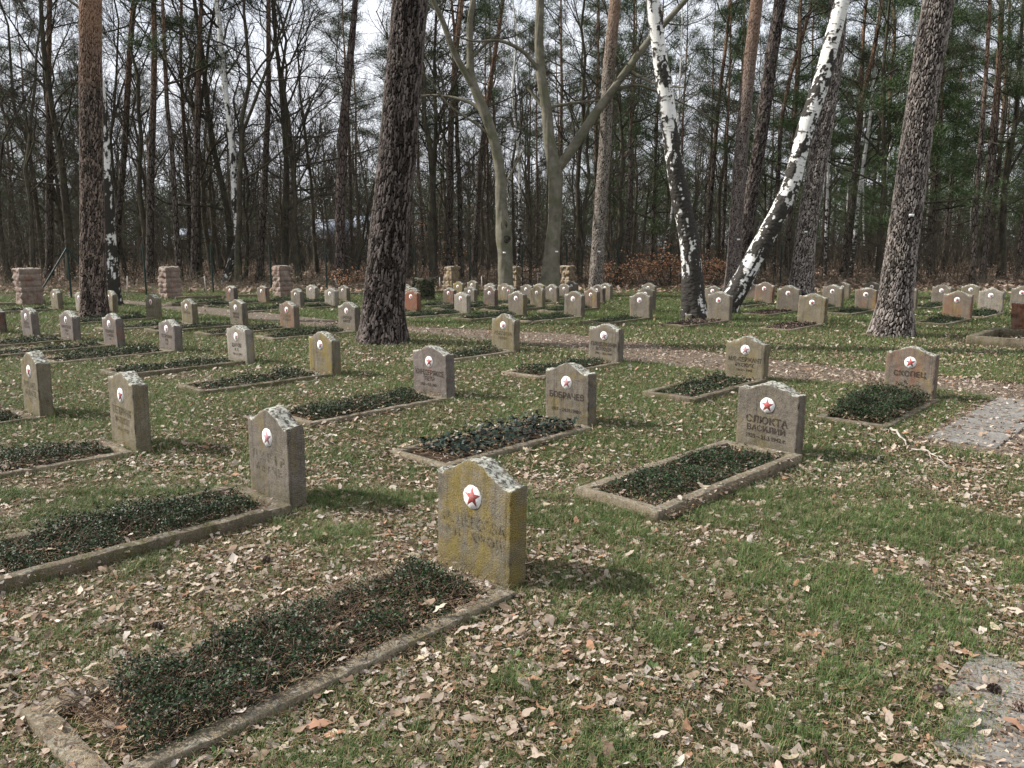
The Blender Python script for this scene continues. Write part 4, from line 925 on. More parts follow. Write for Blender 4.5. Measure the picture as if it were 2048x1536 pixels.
rg2 = np.random.default_rng(9); a = rg2.uniform(0, 6.28, 900); z = rg2.uniform(0, .62, 900); C_ = np.stack([.30 * np.cos(a), .30 * np.sin(a), z], -1)
V, Q, cc = leafcards(C_, .055, .8, .1, rg2, DG * .9); gi = Geo(); gi.add(V, Q, col=cc); link('ivy', gi.mesh('ivy', M_BEDLEAF), sr)
#PART3

# ------------------------------------------------------------------ trees
def pt_along(P, R, t):
    n = len(P) - 1; f = min(t * n, n - 1e-6); i = int(f); u = f - i
    return P[i] * (1 - u) + P[i + 1] * u, R[i] * (1 - u) + R[i + 1] * u, (P[i + 1] - P[i]) / (np.linalg.norm(P[i + 1] - P[i]) + 1e-9)
def limb(p, d, Ln, r0, n, wig, up, rg, r1=.35):
    P = [p]; d = d / np.linalg.norm(d)
    for k in range(n):
        d = d + rg.normal(0, wig, 3) + np.array([0, 0, up]); d = d / np.linalg.norm(d); P.append(P[-1] + d * Ln / n)
    return np.array(P), np.linspace(r0, r0 * r1, n + 1)
def ramify(Gt, P, R, lvl, spec, rg, ends=None):
    """spec: per level (count, length factor, spread, up, wiggle, segs, sides, tmin)"""
    if lvl >= len(spec): 
        if ends is not None: ends.append(P[-1])
        return
    cnt, lf, spread, up, wig, seg, sides, tmin = spec[lvl]
    Ltot = np.linalg.norm(np.diff(P, axis=0), axis=1).sum()
    for k in range(cnt):
        t = tmin + (1 - tmin) * (k + rg.uniform(.1, .9)) / cnt; p, r, d = pt_along(P, R, t)
        q = rg.normal(size=3); q -= (q @ d) * d; q /= np.linalg.norm(q) + 1e-9
        dd = d * math.cos(spread) + q * math.sin(spread) * rg.uniform(.8, 1.2)
        Ln = Ltot * lf * (1.15 - .6 * t) * rg.uniform(.65, 1.3)
        rr = max(.004, min(r * .62, Ln * .012 + .002))
        P2, R2 = limb(p, dd, Ln, rr, seg, wig, up, rg)
        v, qd = tube(P2, R2, sides); Gt.add(v, qd); ramify(Gt, P2, R2, lvl + 1, spec, rg, ends)
TW = [(8, .48, .75, .10, .17, 4, 4, .2), (7, .5, .7, .08, .2, 3, 3, .2), (5, .55, .6, .05, .22, 2, 3, .2)]
def bare_tree(seed, H=18, r0=.15, lo=.22, nb=20, habit=.6, blen=.26, mat=M_OAK, lean=.0, fork=False, low=9):
    rg = np.random.default_rng(seed); n = 14; t = np.linspace(0, 1, n)
    P = np.stack([np.cumsum(rg.normal(0, .22, n)) * t ** .5 + lean * t * H, np.cumsum(rg.normal(0, .2, n)) * t ** .5, t * H], -1); P[0] = (0, 0, -.1)
    R = r0 * (1 - .93 * t ** 1.1) + r0 * .5 * np.exp(-t * H / .35); stems = [(P, R)]
    if fork:
        p, r, d = pt_along(P, R, rg.uniform(.22, .4)); P2, R2 = limb(p, d + rg.normal(0, .35, 3) * (1, 1, 0), H * .6, r * .8, 9, .07, .06, rg, .1); stems.append((P2, R2))
    Gt = Geo(); Gc = Geo()
    for P_, R_ in stems: v, q = tube(P_, R_, 8); Gt.add(v, q)
    for P_, R_ in stems:
        for k in range(nb):
            tt = lo + (1 - lo) * (k + rg.uniform(0, 1)) / nb; p, r, d = pt_along(P_, R_, tt); az = rg.uniform(0, 2 * pi); el = habit + rg.normal(0, .2)
            dd = np.array([cos(az) * cos(el), sin(az) * cos(el), sin(el)]); Ln = H * blen * (1.25 - tt) * rg.uniform(.5, 1.3)
            B, RB_ = limb(p, dd, Ln, min(r * .6, .012 * Ln + .01), 5, .16, .05, rg); v, q = tube(B, RB_, 5); Gc.add(v, q); ramify(Gc, B, RB_, 0, TW, rg)
    for k in range(low):
        tt = rg.uniform(.06, lo); p, r, d = pt_along(P, R, tt); az = rg.uniform(0, 6.28); B, RB_ = limb(p, np.array([cos(az), sin(az), rg.uniform(-.1, .5)]), rg.uniform(.8, 3.2), .018, 4, .2, .0, rg); v, q = tube(B, RB_, 4); Gc.add(v, q); ramify(Gc, B, RB_, 0, [(5, .5, .8, .0, .2, 3, 3, .2), (3, .5, .7, 0, .2, 2, 3, .3)], rg)
    return Gt.mesh('trunk', mat, True), Gc.mesh('crown', M_TWIG)
def clumps(C, K, rad, ln, wd, rg, col=None):
    n = len(C) * K; c = np.repeat(C, K, 0) + rg.normal(0, rad, (n, 3)) * (1, 1, .6); d = rg.normal(size=(n, 3)); d[:, 2] += .5; d /= np.linalg.norm(d, axis=1)[:, None]
    s_ = np.cross(d, rg.normal(size=(n, 3))); s_ /= np.linalg.norm(s_, axis=1)[:, None] + 1e-9; L_ = ln * rg.uniform(.6, 1.2, n)[:, None]
    V = np.stack([c - s_ * wd / 2, c + s_ * wd / 2, c + d * L_], 1).reshape(-1, 3); return V, np.arange(3 * n).reshape(-1, 3)
def pine_crown(p0, H0, H1, trunkf, rg, nb=24, span=3.0, K=20, cl=4, rad=.20, ln=.20, wd=.022, stubs=10, zst=3.0):
    """limbs and needle clumps between the heights H0 and H1 round the trunk function"""
    Gb = Geo(); C = []
    for k in range(nb):
        z = H0 + (H1 - H0) * (k + rg.uniform(0, 1)) / nb; p, r = trunkf(z); az = rg.uniform(0, 6.28); f = (z - H0) / (H1 - H0); Ln = span * (1.0 - .6 * f) * rg.uniform(.55, 1.25)
        B, RB_ = limb(p, np.array([cos(az), sin(az), .15 + .5 * f]), Ln, .012 * Ln + .012, 5, .16, .04, rg); v, q = tube(B, RB_, 4); Gb.add(v, q)
        for j in range(6):
            t = rg.uniform(.35, 1); q_, r_, d = pt_along(B, RB_, t); n_ = rg.normal(size=3) * (1, 1, .35); L2 = Ln * rg.uniform(.15, .38)
            B2, R2 = limb(q_, d * .6 + n_ * .6, L2, .010, 3, .2, .08, rg); v, q = tube(B2, R2, 3); Gb.add(v, q)
            for c_ in range(cl): C.append(B2[-1] * (.35 + .65 * rg.uniform()) + B2[1] * 0 + rg.normal(0, .02, 3) if False else B2[rg.integers(1, 4)] + rg.normal(0, .14, 3) * (1, 1, .5))
        C.append(B[-1])
    for k in range(stubs):
        z = rg.uniform(zst, H0); p, r = trunkf(z); az = rg.uniform(0, 6.28); B, RB_ = limb(p, np.array([cos(az), sin(az), rg.uniform(-.2, .35)]), rg.uniform(.4, 1.9), .016, 4, .18, -.02, rg); v, q = tube(B, RB_, 4); Gb.add(v, q)
        for j in range(3): q_, r_, d = pt_along(B, RB_, rg.uniform(.3, 1)); B2, R2 = limb(q_, d + rg.normal(0, .6, 3), rg.uniform(.15, .5), .006, 2, .2, 0, rg); v, q = tube(B2, R2, 3); Gb.add(v, q)
    V, T = clumps(np.array(C), K, rad, ln, wd, rg); return Gb, V, T
def far_pine(seed, H=20, r0=.17, base=.5, span=2.6, nb=24, mat=M_PINE_MID, nmat=M_NEED, lean=0.0, stubs=14, **kw):
    rg = np.random.default_rng(seed); n = 12; t = np.linspace(0, 1, n); P = np.stack([np.cumsum(rg.normal(0, .07, n)) * t + lean * t * H, np.cumsum(rg.normal(0, .07, n)) * t, t * H], -1); P[0, 2] = -.1
    R = r0 * (1 - .85 * t) + r0 * .4 * np.exp(-t * H / .4); Gt = Geo(); v, q = tube(P, R, 10); Gt.add(v, q)
    tf = lambda z: pt_along(P, R, min(.999, z / H))[:2]
    Gb, V, T = pine_crown(None, H * base, H * .99, tf, rg, nb, span, stubs=stubs, zst=2.0, **kw)
    return Gt.mesh('trunk', mat, True), Gb.mesh('branches', M_TWIG), mk_mesh('needles', V, None, T, mat=nmat)
def pnoise(u, v, per, seed, o=2):
    r = 0; a = 1.0; t = 0
    for k in range(o):
        uu = u * 2 ** k; vv = v * 2 ** k + k * 5.3; pr = max(1, per * 2 ** k); ui = np.floor(uu); vi = np.floor(vv); fu = uu - ui; fv = vv - vi; fu = fu * fu * (3 - 2 * fu); fv = fv * fv * (3 - 2 * fv)
        g_ = lambda i, j: h2(np.mod(i, pr), j, seed + k * 3.1)
        r = r + a * ((g_(ui, vi) * (1 - fu) + g_(ui + 1, vi) * fu) * (1 - fv) + (g_(ui, vi + 1) * (1 - fu) + g_(ui + 1, vi + 1) * fu) * fv); t += a; a *= .5
    return r / t
def plates(u, v, cw, ch, nth, seed):
    """cellular bark plates on the unrolled trunk: u around (in cells, periodic nth), v up (in cells)"""
    F1 = np.full(u.shape, 9.); F2 = np.full(u.shape, 9.); ID = np.zeros(u.shape); ui = np.floor(u); vi = np.floor(v)
    for di in (-1, 0, 1):
        for dj in (-1, 0, 1):
            ci = ui + di; cj = vi + dj; cm = np.mod(ci, nth); px = ci + .15 + .7 * h2(cm, cj, seed); py = cj + .15 + .7 * h2(cm, cj, seed + 5)
            d = np.hypot((u - px), (v - py)); nw = d < F1; F2 = np.where(nw, F1, np.minimum(F2, d)); ID = np.where(nw, h2(cm, cj, seed + 9), ID); F1 = np.where(nw, d, F1)
    return F2 - F1, ID
def path_pts(pix, D):
    """photo pixels (x, y, width) of a trunk standing D metres off -> centreline and radii"""
    P = []; R = []
    for x, y, w_ in pix: p, t = P3(x, y, D); P.append(p); R.append(w_ * .5 * t / F_PX)
    return np.array(P), np.array(R)
def resample(P, R, step):
    s = np.r_[0, np.cumsum(np.linalg.norm(np.diff(P, axis=0), axis=1))]; n = max(4, int(s[-1] / step)); q = np.linspace(0, s[-1], n)
    Pn = np.stack([np.interp(q, s, P[:, k]) for k in range(3)], -1); Rn = np.interp(q, s, R)
    m = max(1, int(.5 / step)); ker = np.hanning(2 * m + 3)[1:-1]; ker /= ker.sum(); pad = len(ker) // 2
    for k in range(3): Pn[:, k] = np.convolve(np.pad(Pn[:, k], pad, mode='reflect', reflect_type='odd'), ker, 'valid')
    return Pn, Rn, q
def big_trunk(P, R, kind, step, cw, ch, depth, seed, mat, flare=.25, fh=.35, hsplit=7.5):
    """detailed trunk up to hsplit with bark relief, continued coarsely above"""
    P, R, q = resample(P, R, step); top = q[-1]; nth = max(6, int(round(2 * pi * R[len(R) // 3] / cw))); ns = max(24, int(2 * pi * R.max() / step))
    th = np.arange(ns) / ns * 2 * pi; t = np.gradient(P, axis=0); t /= np.linalg.norm(t, axis=1)[:, None]; ax = np.array([0, 1., 0]); u = ax - (t @ ax)[:, None] * t; u /= np.linalg.norm(u, axis=1)[:, None]; v = np.cross(t, u)
    TH, QQ = np.meshgrid(th, q); RR = np.repeat(R[:, None], ns, 1)
    but = 1 + flare * np.exp(-QQ / fh) * (1 + .75 * np.sin(TH * 5 + seed) + .4 * np.sin(TH * 3 + 2 * seed)); lump = 1 + .05 * (fbm(np.cos(TH) * 1.5 + seed, np.sin(TH) * 1.5 + QQ * .8, seed) - .5)
    A = {}; cut = {1: .10, 2: .07, 3: .15, 9: .14, 8: .08}.get(int(seed), .09)
    if kind == 'pine':
        uu = TH / (2 * pi) * nth; wr = pnoise(uu * .5, QQ / ch * .8, nth // 2, seed + 1) - .5; w2 = pnoise(uu, QQ / ch * 2.2, nth, seed + 2) - .5; w3 = pnoise(uu * 3, QQ / ch * 7, nth * 3, seed + 3) - .5
        pl, ce = plates(uu + wr * 1.2 + w2 * .55, QQ / ch + wr * 1.6 + w2 * .5 + (np.mod(np.floor(uu), 2) * .5), cw, ch, nth, seed)
        ce = np.clip(ce + w3 * .5, 0, 1); pp = sstep(cut, cut + .13, pl + w2 * .20 + w3 * .16 - .02); disp = depth * (pp * (.55 + .6 * ce) + w3 * .25 + wr * .5 - .9); A = {'plate': np.clip(pp, 0, 1), 'cell': ce}
    elif kind == 'birch':
        hz = QQ; U = TH / (2 * pi)
        big = pnoise(U * 5, QQ * 1.5, 5, seed, 3); med = pnoise(U * 12, QQ * 6.5, 12, seed + 2, 3); fin = pnoise(U * 26, QQ * 30, 26, seed + 4, 2); line = pnoise(U * 5, QQ * 26, 5, seed + 6, 2); slit = pnoise(U * 22, QQ * 2.6, 22, seed + 8, 3)
        lowd = sstep(3.0, 0.5, hz); midd = sstep(10.5, 2.5, hz)
        field = big * .45 + med * .55 + (fin - .5) * .22
        dark = sstep(.655 - .20 * midd, .68 - .20 * midd, field)                       # ragged black patches, more of them lower down
        dark = np.maximum(dark, sstep(.74, .77, line + (fin - .5) * .3) * .85)                       # short cross lines
        wht = sstep(.60 + .10 * lowd, .63 + .10 * lowd, slit + (fin - .5) * .25)                       # slits of white left in the black foot
        lw = (1 - slit) + (fin - .5) * .30 + (med - .5) * .35 - (.98 - .655 * lowd); dark = np.maximum(dark, sstep(0, .03, lw))
        disp = depth * (dark * (-.1 + 1.2 * fin + 1.1 * (med - .5)) + (big - .5) * 1.2); A = {'dark': dark}
    else:
        disp = depth * (fbm(np.cos(TH) * 3 + seed, np.sin(TH) * 3 + QQ * 2.2, seed, 3) - .5)
    Rf = RR * but * lump + disp
    V = P[:, None] + Rf[..., None] * (np.cos(TH)[..., None] * u[:, None] + np.sin(TH)[..., None] * v[:, None])
    n = len(q); i = np.arange(n - 1)[:, None] * ns; j = np.arange(ns)[None]; j2 = (j + 1) % ns; Q = np.stack([i + j, i + j2, i + ns + j2, i + ns + j], -1).reshape(-1, 4)
    base = P[0].copy(); base[2] = 0
    return mk_mesh('trunk', V.reshape(-1, 3) - base, Q, attrs={k: a.ravel() for k, a in A.items()}, smooth=True, mat=mat), base
def tagplate(root, base, px, y, D, r=0.0):
    p, t = P3(px, y, D); V, Q = boxv(-.045, .045, -.004, .004, -.022, .022); o = link('number_tag', mk_mesh('number_tag', V, Q, mat=M_WHITE), root, tuple(p - base - np.array([0, r, 0])))
def extend(pix, to, wtop):
    """carry the last visible direction of the trunk on above the frame, to the pixel row `to`"""
    (x0, y0, w0), (x1, y1, w1) = pix[-2], pix[-1]; k = (x1 - x0) / (y1 - y0 + 1e-6) * .5; return pix + [(x1 + k * (to - y1) * .5, (y1 + to) / 2, (w1 + wtop) / 2), (x1 + k * (to - y1) * .8, to, wtop)]
def dist(yb): return float(G(1024, yb)[1])
def near_tree(name, kind, pix, yb, mat, label, cat, group=None, step=.03, cw=.06, ch=.13, depth=.012, seed=1, Htop=19., flare=.25, tags=(), crown=True, cb=12., span=2.8, nmat=None, off=0, limbs=(), extra=None):
    D = dist(yb); _, t = P3(pix[-1][0], pix[-1][1], D)
    z_now = P3(pix[-1][0], pix[-1][1], D)[0][2]; to = pix[-1][1] - max(0, (Htop - z_now)) / t * F_PX
    if Htop > z_now + .5: pix = extend(list(pix), to, pix[-1][2] * .35)
    P, R = path_pts(pix, D); P[0, 2] = -.12
    me, base = big_trunk(P, R, kind, step, cw, ch, depth, seed, mat, flare)
    root = empty(name, tuple(base)); tag(root, label, cat, group); link('trunk', me, root)
    rg = np.random.default_rng(int(seed * 7) + 1); Pl = P - base
    def tf(z):
        k = np.clip(np.interp(z, Pl[:, 2], np.arange(len(Pl))), 0, len(Pl) - 1.001); return pt_along(Pl, R, k / (len(Pl) - 1))[:2]
    if kind == 'pine' and crown:
        Gb, V, T = pine_crown(None, cb, Pl[-1, 2] * .99, tf, rg, 26, span, stubs=6, zst=max(6.5, cb - 5)); link('branches', Gb.mesh('branches', M_TWIG), root); link('needles', mk_mesh('needles', V, None, T, mat=nmat or M_NEED), root)
    for (px, y, r) in tags: tagplate(root, base, px, y, D, r)
    if limbs or extra:
        Gl = Geo(); Gw = Geo()
        for lp in limbs:
            Q_, r_ = path_pts(lp, D); Q_ = Q_ - base
            if len(Q_) > 2: dy = np.linspace(0, 1, len(Q_)) * rg.uniform(-1.2, 1.2); Q_[:, 1] += dy
            Qs, Rs, _ = resample(Q_, r_, .15); v, q = tube(Qs, Rs, 10); Gl.add(v, q)
            ramify(Gw, Qs, Rs, 0, [(9, .34, .85, .06, .18, 5, 5, .3), (6, .5, .75, .05, .2, 4, 4, .2), (5, .5, .7, .04, .2, 3, 3, .2)], rg)
        if extra:
            lo_, n_, ln_ = extra
            for k in range(n_):
                z = lo_ + (Pl[-1, 2] - lo_) * (k + rg.uniform()) / n_; p, r = tf(z); az = rg.uniform(0, 6.28); B, RB_ = limb(p, np.array([cos(az), sin(az), .7]), ln_ * rg.uniform(.5, 1.2), min(r * .5, .05), 5, .15, .03, rg); v, q = tube(B, RB_, 5); Gw.add(v, q)
                ramify(Gw, B, RB_, 0, [(6, .5, .7, .0, .2, 4, 4, .2), (5, .5, .6, -.05, .2, 3, 3, .2)], rg)
        if Gl.n: link('limbs', Gl.mesh('limbs', mat, True), root)
        if Gw.n: link('twigs', Gw.mesh('twigs', M_TWIG), root)
    return root, base, D

near_tree('pine_tree', 'pine', [(190, 640, 56), (188, 600, 50), (186, 520, 47), (184, 400, 44), (183, 300, 43), (182, 200, 43), (181, 100, 42), (181, 0, 41)], 637, M_PINE_T1, 'straight pine at the left whose bark turns orange above', 'pine tree', None, .014, .036, .13, .014, 1, 20, .14)
near_tree('pine_tree', 'pine', [(765, 688, 92), (766, 640, 84), (767, 600, 80), (776, 500, 79), (786, 400, 77), (796, 300, 75), (803, 200, 73), (812, 100, 71), (821, 0, 70)], 686, M_PINE_T2, 'massive dark leaning pine in the centre of the burial ground', 'pine tree', None, .0125, .036, .15, .022, 2, 21, .24, cb=14)
near_tree('pine_tree', 'pine', [(1783, 675, 82), (1788, 630, 70), (1791, 600, 65), (1803, 500, 60), (1817, 400, 58), (1830, 300, 57), (1844, 200, 57), (1860, 100, 58), (1878, 0, 59)], 672, M_PINE_T3, 'leaning pine with pale flaky plated bark at the right', 'pine tree', None, .0125, .036, .11, .018, 3, 20, .20, tags=[(1800, 432, .42)], cb=14)
near_tree('birch_tree', 'birch', [(1389, 640, 52), (1387, 618, 46), (1385, 570, 42), (1383, 525, 38), (1375, 464, 36), (1361, 396, 35), (1348, 323, 32), (1339, 242, 31), (1331, 182, 30), (1322, 133, 29), (1311, 40, 27), (1306, 0, 26)], 638, M_BIRCH, 'tall wavy birch with a black fissured foot right of centre', 'birch tree', None, .014, .05, .1, .02, 4, 19, .16, extra=(9, 16, 3.2))
near_tree('birch_tree', 'birch', [(1448, 632, 44), (1458, 605, 42), (1472, 583, 41), (1494, 545, 39), (1526, 484, 37), (1558, 424, 35), (1583, 371, 33), (1597, 315, 32), (1611, 258, 32), (1631, 202, 32), (1644, 161, 31), (1659, 101, 30), (1675, 40, 29), (1686, 0, 28)], 626, M_BIRCH, 'strongly leaning curved birch right of the central one', 'birch tree', None, .014, .05, .1, .02, 5.3, 17, .12, extra=(10, 14, 3.2))
near_tree('pine_tree', 'pine', [(1191, 592, 30), (1192, 560, 27), (1199, 444, 26), (1205, 360, 25), (1211, 283, 24), (1215, 161, 24), (1227, 40, 23), (1231, 0, 22)], 591, pine_mat('pine_bark_scaly', 7.5, 11, plate=(.14, .12, .10), light=(.27, .235, .20)), 'slim grey scaly pine right of the forked beech', 'pine tree', None, .024, .04, .10, .010, 6, 21, .15, tags=[(1196, 503, .3)])
near_tree('pine_tree', 'pine', [(1460, 596, 34), (1464, 565, 29), (1470, 480, 26), (1475, 404, 26), (1483, 300, 26), (1491, 202, 26), (1502, 101, 25), (1514, 0, 24)], 594, pine_mat('pine_bark_pinkish', 6, 11, plate=(.11, .09, .08), light=(.22, .185, .165)), 'pinkish pine behind the leaning birch, left of a twin', 'pine tree', None, .024, .04, .10, .010, 7, 21, .2, tags=[(1472, 479, .3)])
near_tree('pine_tree', 'pine', [(1476, 594, 30), (1482, 560, 27), (1492, 480, 26), (1501, 404, 26), (1514, 323, 26), (1526, 242, 26), (1542, 121, 25), (1558, 20, 24), (1561, 0, 24)], 592, M_PINE_T2, 'dark pine behind the leaning birch, right of a pinkish twin', 'pine tree', None, .024, .04, .10, .010, 8, 21, .15)
near_tree('pine_tree', 'pine', [(1600, 596, 54), (1603, 560, 46), (1609, 500, 41), (1615, 444, 39), (1635, 323, 37), (1655, 202, 36), (1671, 101, 35), (1677, 0, 35)], 595, M_PINE_T3, 'thick grey plated pine right of the leaning birch', 'pine tree', None, .022, .042, .12, .014, 9, 21, .2, tags=[(1601, 464, .45)])
TWB = near_tree('beech_tree', 'smooth', [(1011, 592, 34), (1011, 560, 29), (1010, 500, 30), (1008, 478, 34), (1007, 458, 32), (1003, 424, 24), (1001, 343, 21), (989, 283, 20), (973, 234, 21), (953, 186, 19), (941, 150, 16), (940, 101, 13), (939, 40, 12), (947, 0, 11)], 592, M_BEECH, 'twisted pale beech with a knotted scar on its trunk', 'beech tree', None, .04, .06, .1, .03, 10, 15, .12, tags=[(1009, 505, .35)],
 limbs=[[(950, 180, 14), (930, 145, 13), (908, 109, 12), (888, 48, 11), (864, 0, 10), (840, -60, 7), (800, -140, 4)], [(975, 240, 8), (950, 205, 7), (905, 190, 6), (850, 182, 4), (810, 190, 2)], [(940, 120, 6), (975, 85, 5), (1010, 60, 3)], [(985, 275, 6), (950, 245, 5), (900, 215, 4), (860, 160, 3), (835, 130, 2)], [(1004, 380, 5), (1030, 330, 4), (1050, 290, 3)]])
bsc = D = None
def scar(root, base, D, px, y, rx, rz_, r_):
    p, t = P3(px, y, D); th = np.linspace(0, 2 * pi, 25); P = np.stack([rx * np.cos(th), -.03 - .02 * np.sin(th * 2), rz_ * np.sin(th)], -1) + (p - base) - np.array([0, r_, 0]); g_ = Geo(); v, q = tube(P, .022 + .008 * np.sin(th * 3), 8); g_.add(v, q)
    v, q = tube([P.mean(0) + (0, .05, 0), P.mean(0) + (0, -.005, 0), P.mean(0) + (0, -.012, 0)], [rx * .8, rx * .62, .002], 12); g_.add(v, q); link('bark_scar', g_.mesh('bark_scar', M_OAK, True), root)
for a_ in ((1008, 452, .085, .17, .20), (1014, 478, .10, .10, .24)): scar(TWB[0], TWB[1], TWB[2], *a_)
near_tree('beech_tree', 'smooth', [(1099, 592, 46), (1100, 565, 39), (1104, 500, 31), (1110, 444, 26), (1111, 380, 28), (1111, 340, 30), (1104, 310, 25), (1098, 283, 23), (1094, 222, 21), (1083, 161, 20), (1078, 101, 18), (1078, 40, 17), (1081, 0, 16)], 592, M_BEECH, 'stout grey beech forking into two limbs', 'beech tree', None, .04, .06, .1, .02, 11, 17, .15, tags=[(1112, 503, .4)],
 limbs=[[(1112, 338, 24), (1134, 315, 21), (1159, 275, 20), (1191, 226, 19), (1227, 178, 16), (1256, 137, 15), (1288, 93, 14), (1336, 40, 12), (1390, -20, 9), (1450, -90, 5)], [(1094, 225, 8), (1075, 200, 7), (1055, 172, 4)], [(1083, 150, 9), (1050, 105, 8), (1000, 85, 6), (950, 95, 4), (900, 80, 2)], [(1227, 180, 7), (1275, 165, 6), (1330, 185, 5), (1400, 215, 3), (1450, 240, 2)], [(1256, 140, 7), (1300, 175, 5), (1350, 190, 3)], [(1095, 215, 7), (1130, 205, 6), (1180, 195, 4), (1210, 190, 3)]])
near_tree('birch_tree', 'birch', [(228, 612, 32), (226, 590, 28), (220, 484, 23), (216, 424, 22), (212, 343, 20), (208, 262, 17), (205, 202, 15), (198, 150, 14), (188, 90, 13), (168, 20, 12), (160, 0, 11)], 611, M_BIRCH, 'white birch right behind the orange-topped pine', 'birch tree', None, .025, .05, .1, .02, 12, 16, .12, extra=(7.5, 14, 3))
near_tree('birch_tree', 'birch', [(450, 568, 20), (455, 548, 16), (466, 517, 15), (476, 484, 14), (474, 440, 13), (470, 404, 13), (465, 303, 12), (456, 222, 11), (446, 141, 11), (440, 60, 10), (432, 0, 9)], 567, M_BIRCH, 'curved white birch with a kinked dark foot behind the fence', 'birch tree', None, .04, .05, .1, .02, 13, 19, .12, extra=(8, 20, 3.4))

# mid-distance trees that stand out one by one
def mid_tree(name, pix, yb, w_mat, label, cat, kind='pine', H=21, seed=0, **kw):
    D = dist(yb); z_now = P3(pix[-1][0], pix[-1][1], D)[0][2]; t = P3(pix[-1][0], pix[-1][1], D)[1]; to = pix[-1][1] - max(0, H - z_now) / t * F_PX
    if H > z_now + .5: pix = extend(list(pix), to, pix[-1][2] * .3)
    P, R = path_pts(pix, D); P[0, 2] = -.1; base = P[0].copy(); base[2] = 0; Pl = P - base; Ps, Rs, _ = resample(Pl, R, .4); Rs = Rs * .86; Rs[:2] *= 1.25; v, q = tube(Ps, Rs, 10); Gt = Geo(); Gt.add(v, q)
    root = empty(name, tuple(base)); tag(root, label, cat); link('trunk', Gt.mesh('trunk', w_mat, True), root); rg = np.random.default_rng(seed + 500)
    def tf(z):
        k = np.clip(np.interp(z, Ps[:, 2], np.arange(len(Ps))), 0, len(Ps) - 1.001); return pt_along(Ps, Rs, k / (len(Ps) - 1))[:2]
    if kind == 'pine':
        Gb, V, T = pine_crown(None, H * kw.get('base', .52), H * .98, tf, rg, kw.get('nb', 22), kw.get('span', 2.4), stubs=12, zst=2.5); link('branches', Gb.mesh('branches', M_TWIG), root); link('needles', mk_mesh('needles', V, None, T, mat=kw.get('nmat', M_NEED2)), root)
    else:
        Gc = Geo()
        for k in range(kw.get('nb', 22)):
            z = H * .2 + H * .78 * (k + rg.uniform()) / kw.get('nb', 22); p, r = tf(z); az = rg.uniform(0, 6.28); el = rg.normal(.65, .2); B, RB_ = limb(p, np.array([cos(az) * cos(el), sin(az) * cos(el), sin(el)]), H * .22 * (1.3 - z / H) * rg.uniform(.5, 1.3), min(r * .55, .05), 5, .17, .04, rg); v, q = tube(B, RB_, 5); Gc.add(v, q); ramify(Gc, B, RB_, 0, TW, rg)
        for lp in kw.get('limbs', ()):
            Q_, r_ = path_pts(lp, D); Q_ = Q_ - base; Qs, Rq, _ = resample(Q_, r_, .3); v, q = tube(Qs, Rq, 6); Gc.add(v, q); ramify(Gc, Qs, Rq, 0, TW[1:], rg)
        link('crown', Gc.mesh('crown', M_TWIG), root)
mp_ = lambda *a: [tuple(x) for x in a]
mid_tree('pine_tree', mp_((299, 566, 20), (300, 480, 18), (301, 363, 17), (307, 202, 14), (309, 81, 13), (307, 0, 12)), 566, M_PINE_MID, 'tall pine behind the second pillar', 'pine tree', seed=1)
mid_tree('pine_tree', mp_((228, 562, 17), (236, 444, 15), (250, 283, 14), (258, 121, 13), (268, 0, 12)), 562, M_PINE_MID, 'slightly bent orange-topped pine between left birch and second pillar', 'pine tree', seed=2)
mid_tree('pine_tree', mp_((96, 560, 20), (99, 525, 17), (99, 323, 16), (97, 202, 12), (99, 0, 11)), 560, M_PINE_MID, 'pine behind the first pillar at the left', 'pine tree', seed=3)
mid_tree('pine_tree', mp_((388, 565, 24), (390, 525, 20), (392, 363, 17), (396, 202, 13), (398, 101, 11), (403, 0, 9)), 565, M_PINE_MID, 'dark-footed pine left of the curved birch', 'pine tree', seed=4)
mid_tree('pine_tree', mp_((382, 556, 13), (377, 404, 11), (367, 242, 9), (361, 121, 8), (363, 0, 7)), 556, M_PINE_MID, 'thin orange pine left of the dark-footed pine', 'pine tree', seed=5)
mid_tree('pine_tree', mp_((519, 565, 19), (521, 525, 17), (529, 363, 16), (537, 202, 12), (537, 0, 10)), 565, M_PINE_MID, 'pine behind the fence left of the third pillar', 'pine tree', seed=6)
mid_tree('pine_tree', mp_((678, 572, 28), (680, 525, 25), (680, 404, 24), (688, 242, 21), (700, 121, 17), (711, 0, 13)), 570, pine_mat('pine_bark_purplish', 12, 18, plate=(.085, .068, .06), light=(.15, .12, .105), use_attr=False), 'thick purplish pine just left of the massive pine', 'pine tree', seed=7)
mid_tree('pine_tree', mp_((897, 562, 17), (898, 484, 15), (902, 242, 14), (914, 81, 12), (924, 0, 11)), 562, M_PINE_MID, 'orange-barked pine behind the tan fourth pillar', 'pine tree', seed=8)
mid_tree('pine_tree', mp_((947, 556, 15), (951, 484, 14), (961, 323, 13), (981, 161, 11), (1001, 40, 9), (1006, 0, 9)), 556, M_PINE_MID, 'orange leaning pine between fourth pillar and twisted beech', 'pine tree', seed=9)
mid_tree('pine_tree', mp_((1412, 552, 13), (1421, 404, 11), (1437, 202, 9), (1453, 81, 8), (1460, 0, 7)), 552, M_PINE_MID, 'thin orange pine between the two birches', 'pine tree', seed=10)
mid_tree('pine_tree', mp_((1545, 556, 12), (1562, 242, 10), (1583, 141, 9), (1615, 40, 8), (1625, 0, 7)), 556, M_PINE_MID, 'thin leaning orange pine seen right of the twin pines', 'pine tree', seed=11)
mid_tree('pine_tree', mp_((1685, 558, 17), (1688, 525, 15), (1708, 363, 13), (1724, 202, 12), (1748, 101, 10), (1765, 0, 9)), 558, M_PINE_MID, 'leaning pine left of the pale flaky pine', 'pine tree', seed=12, base=.4)
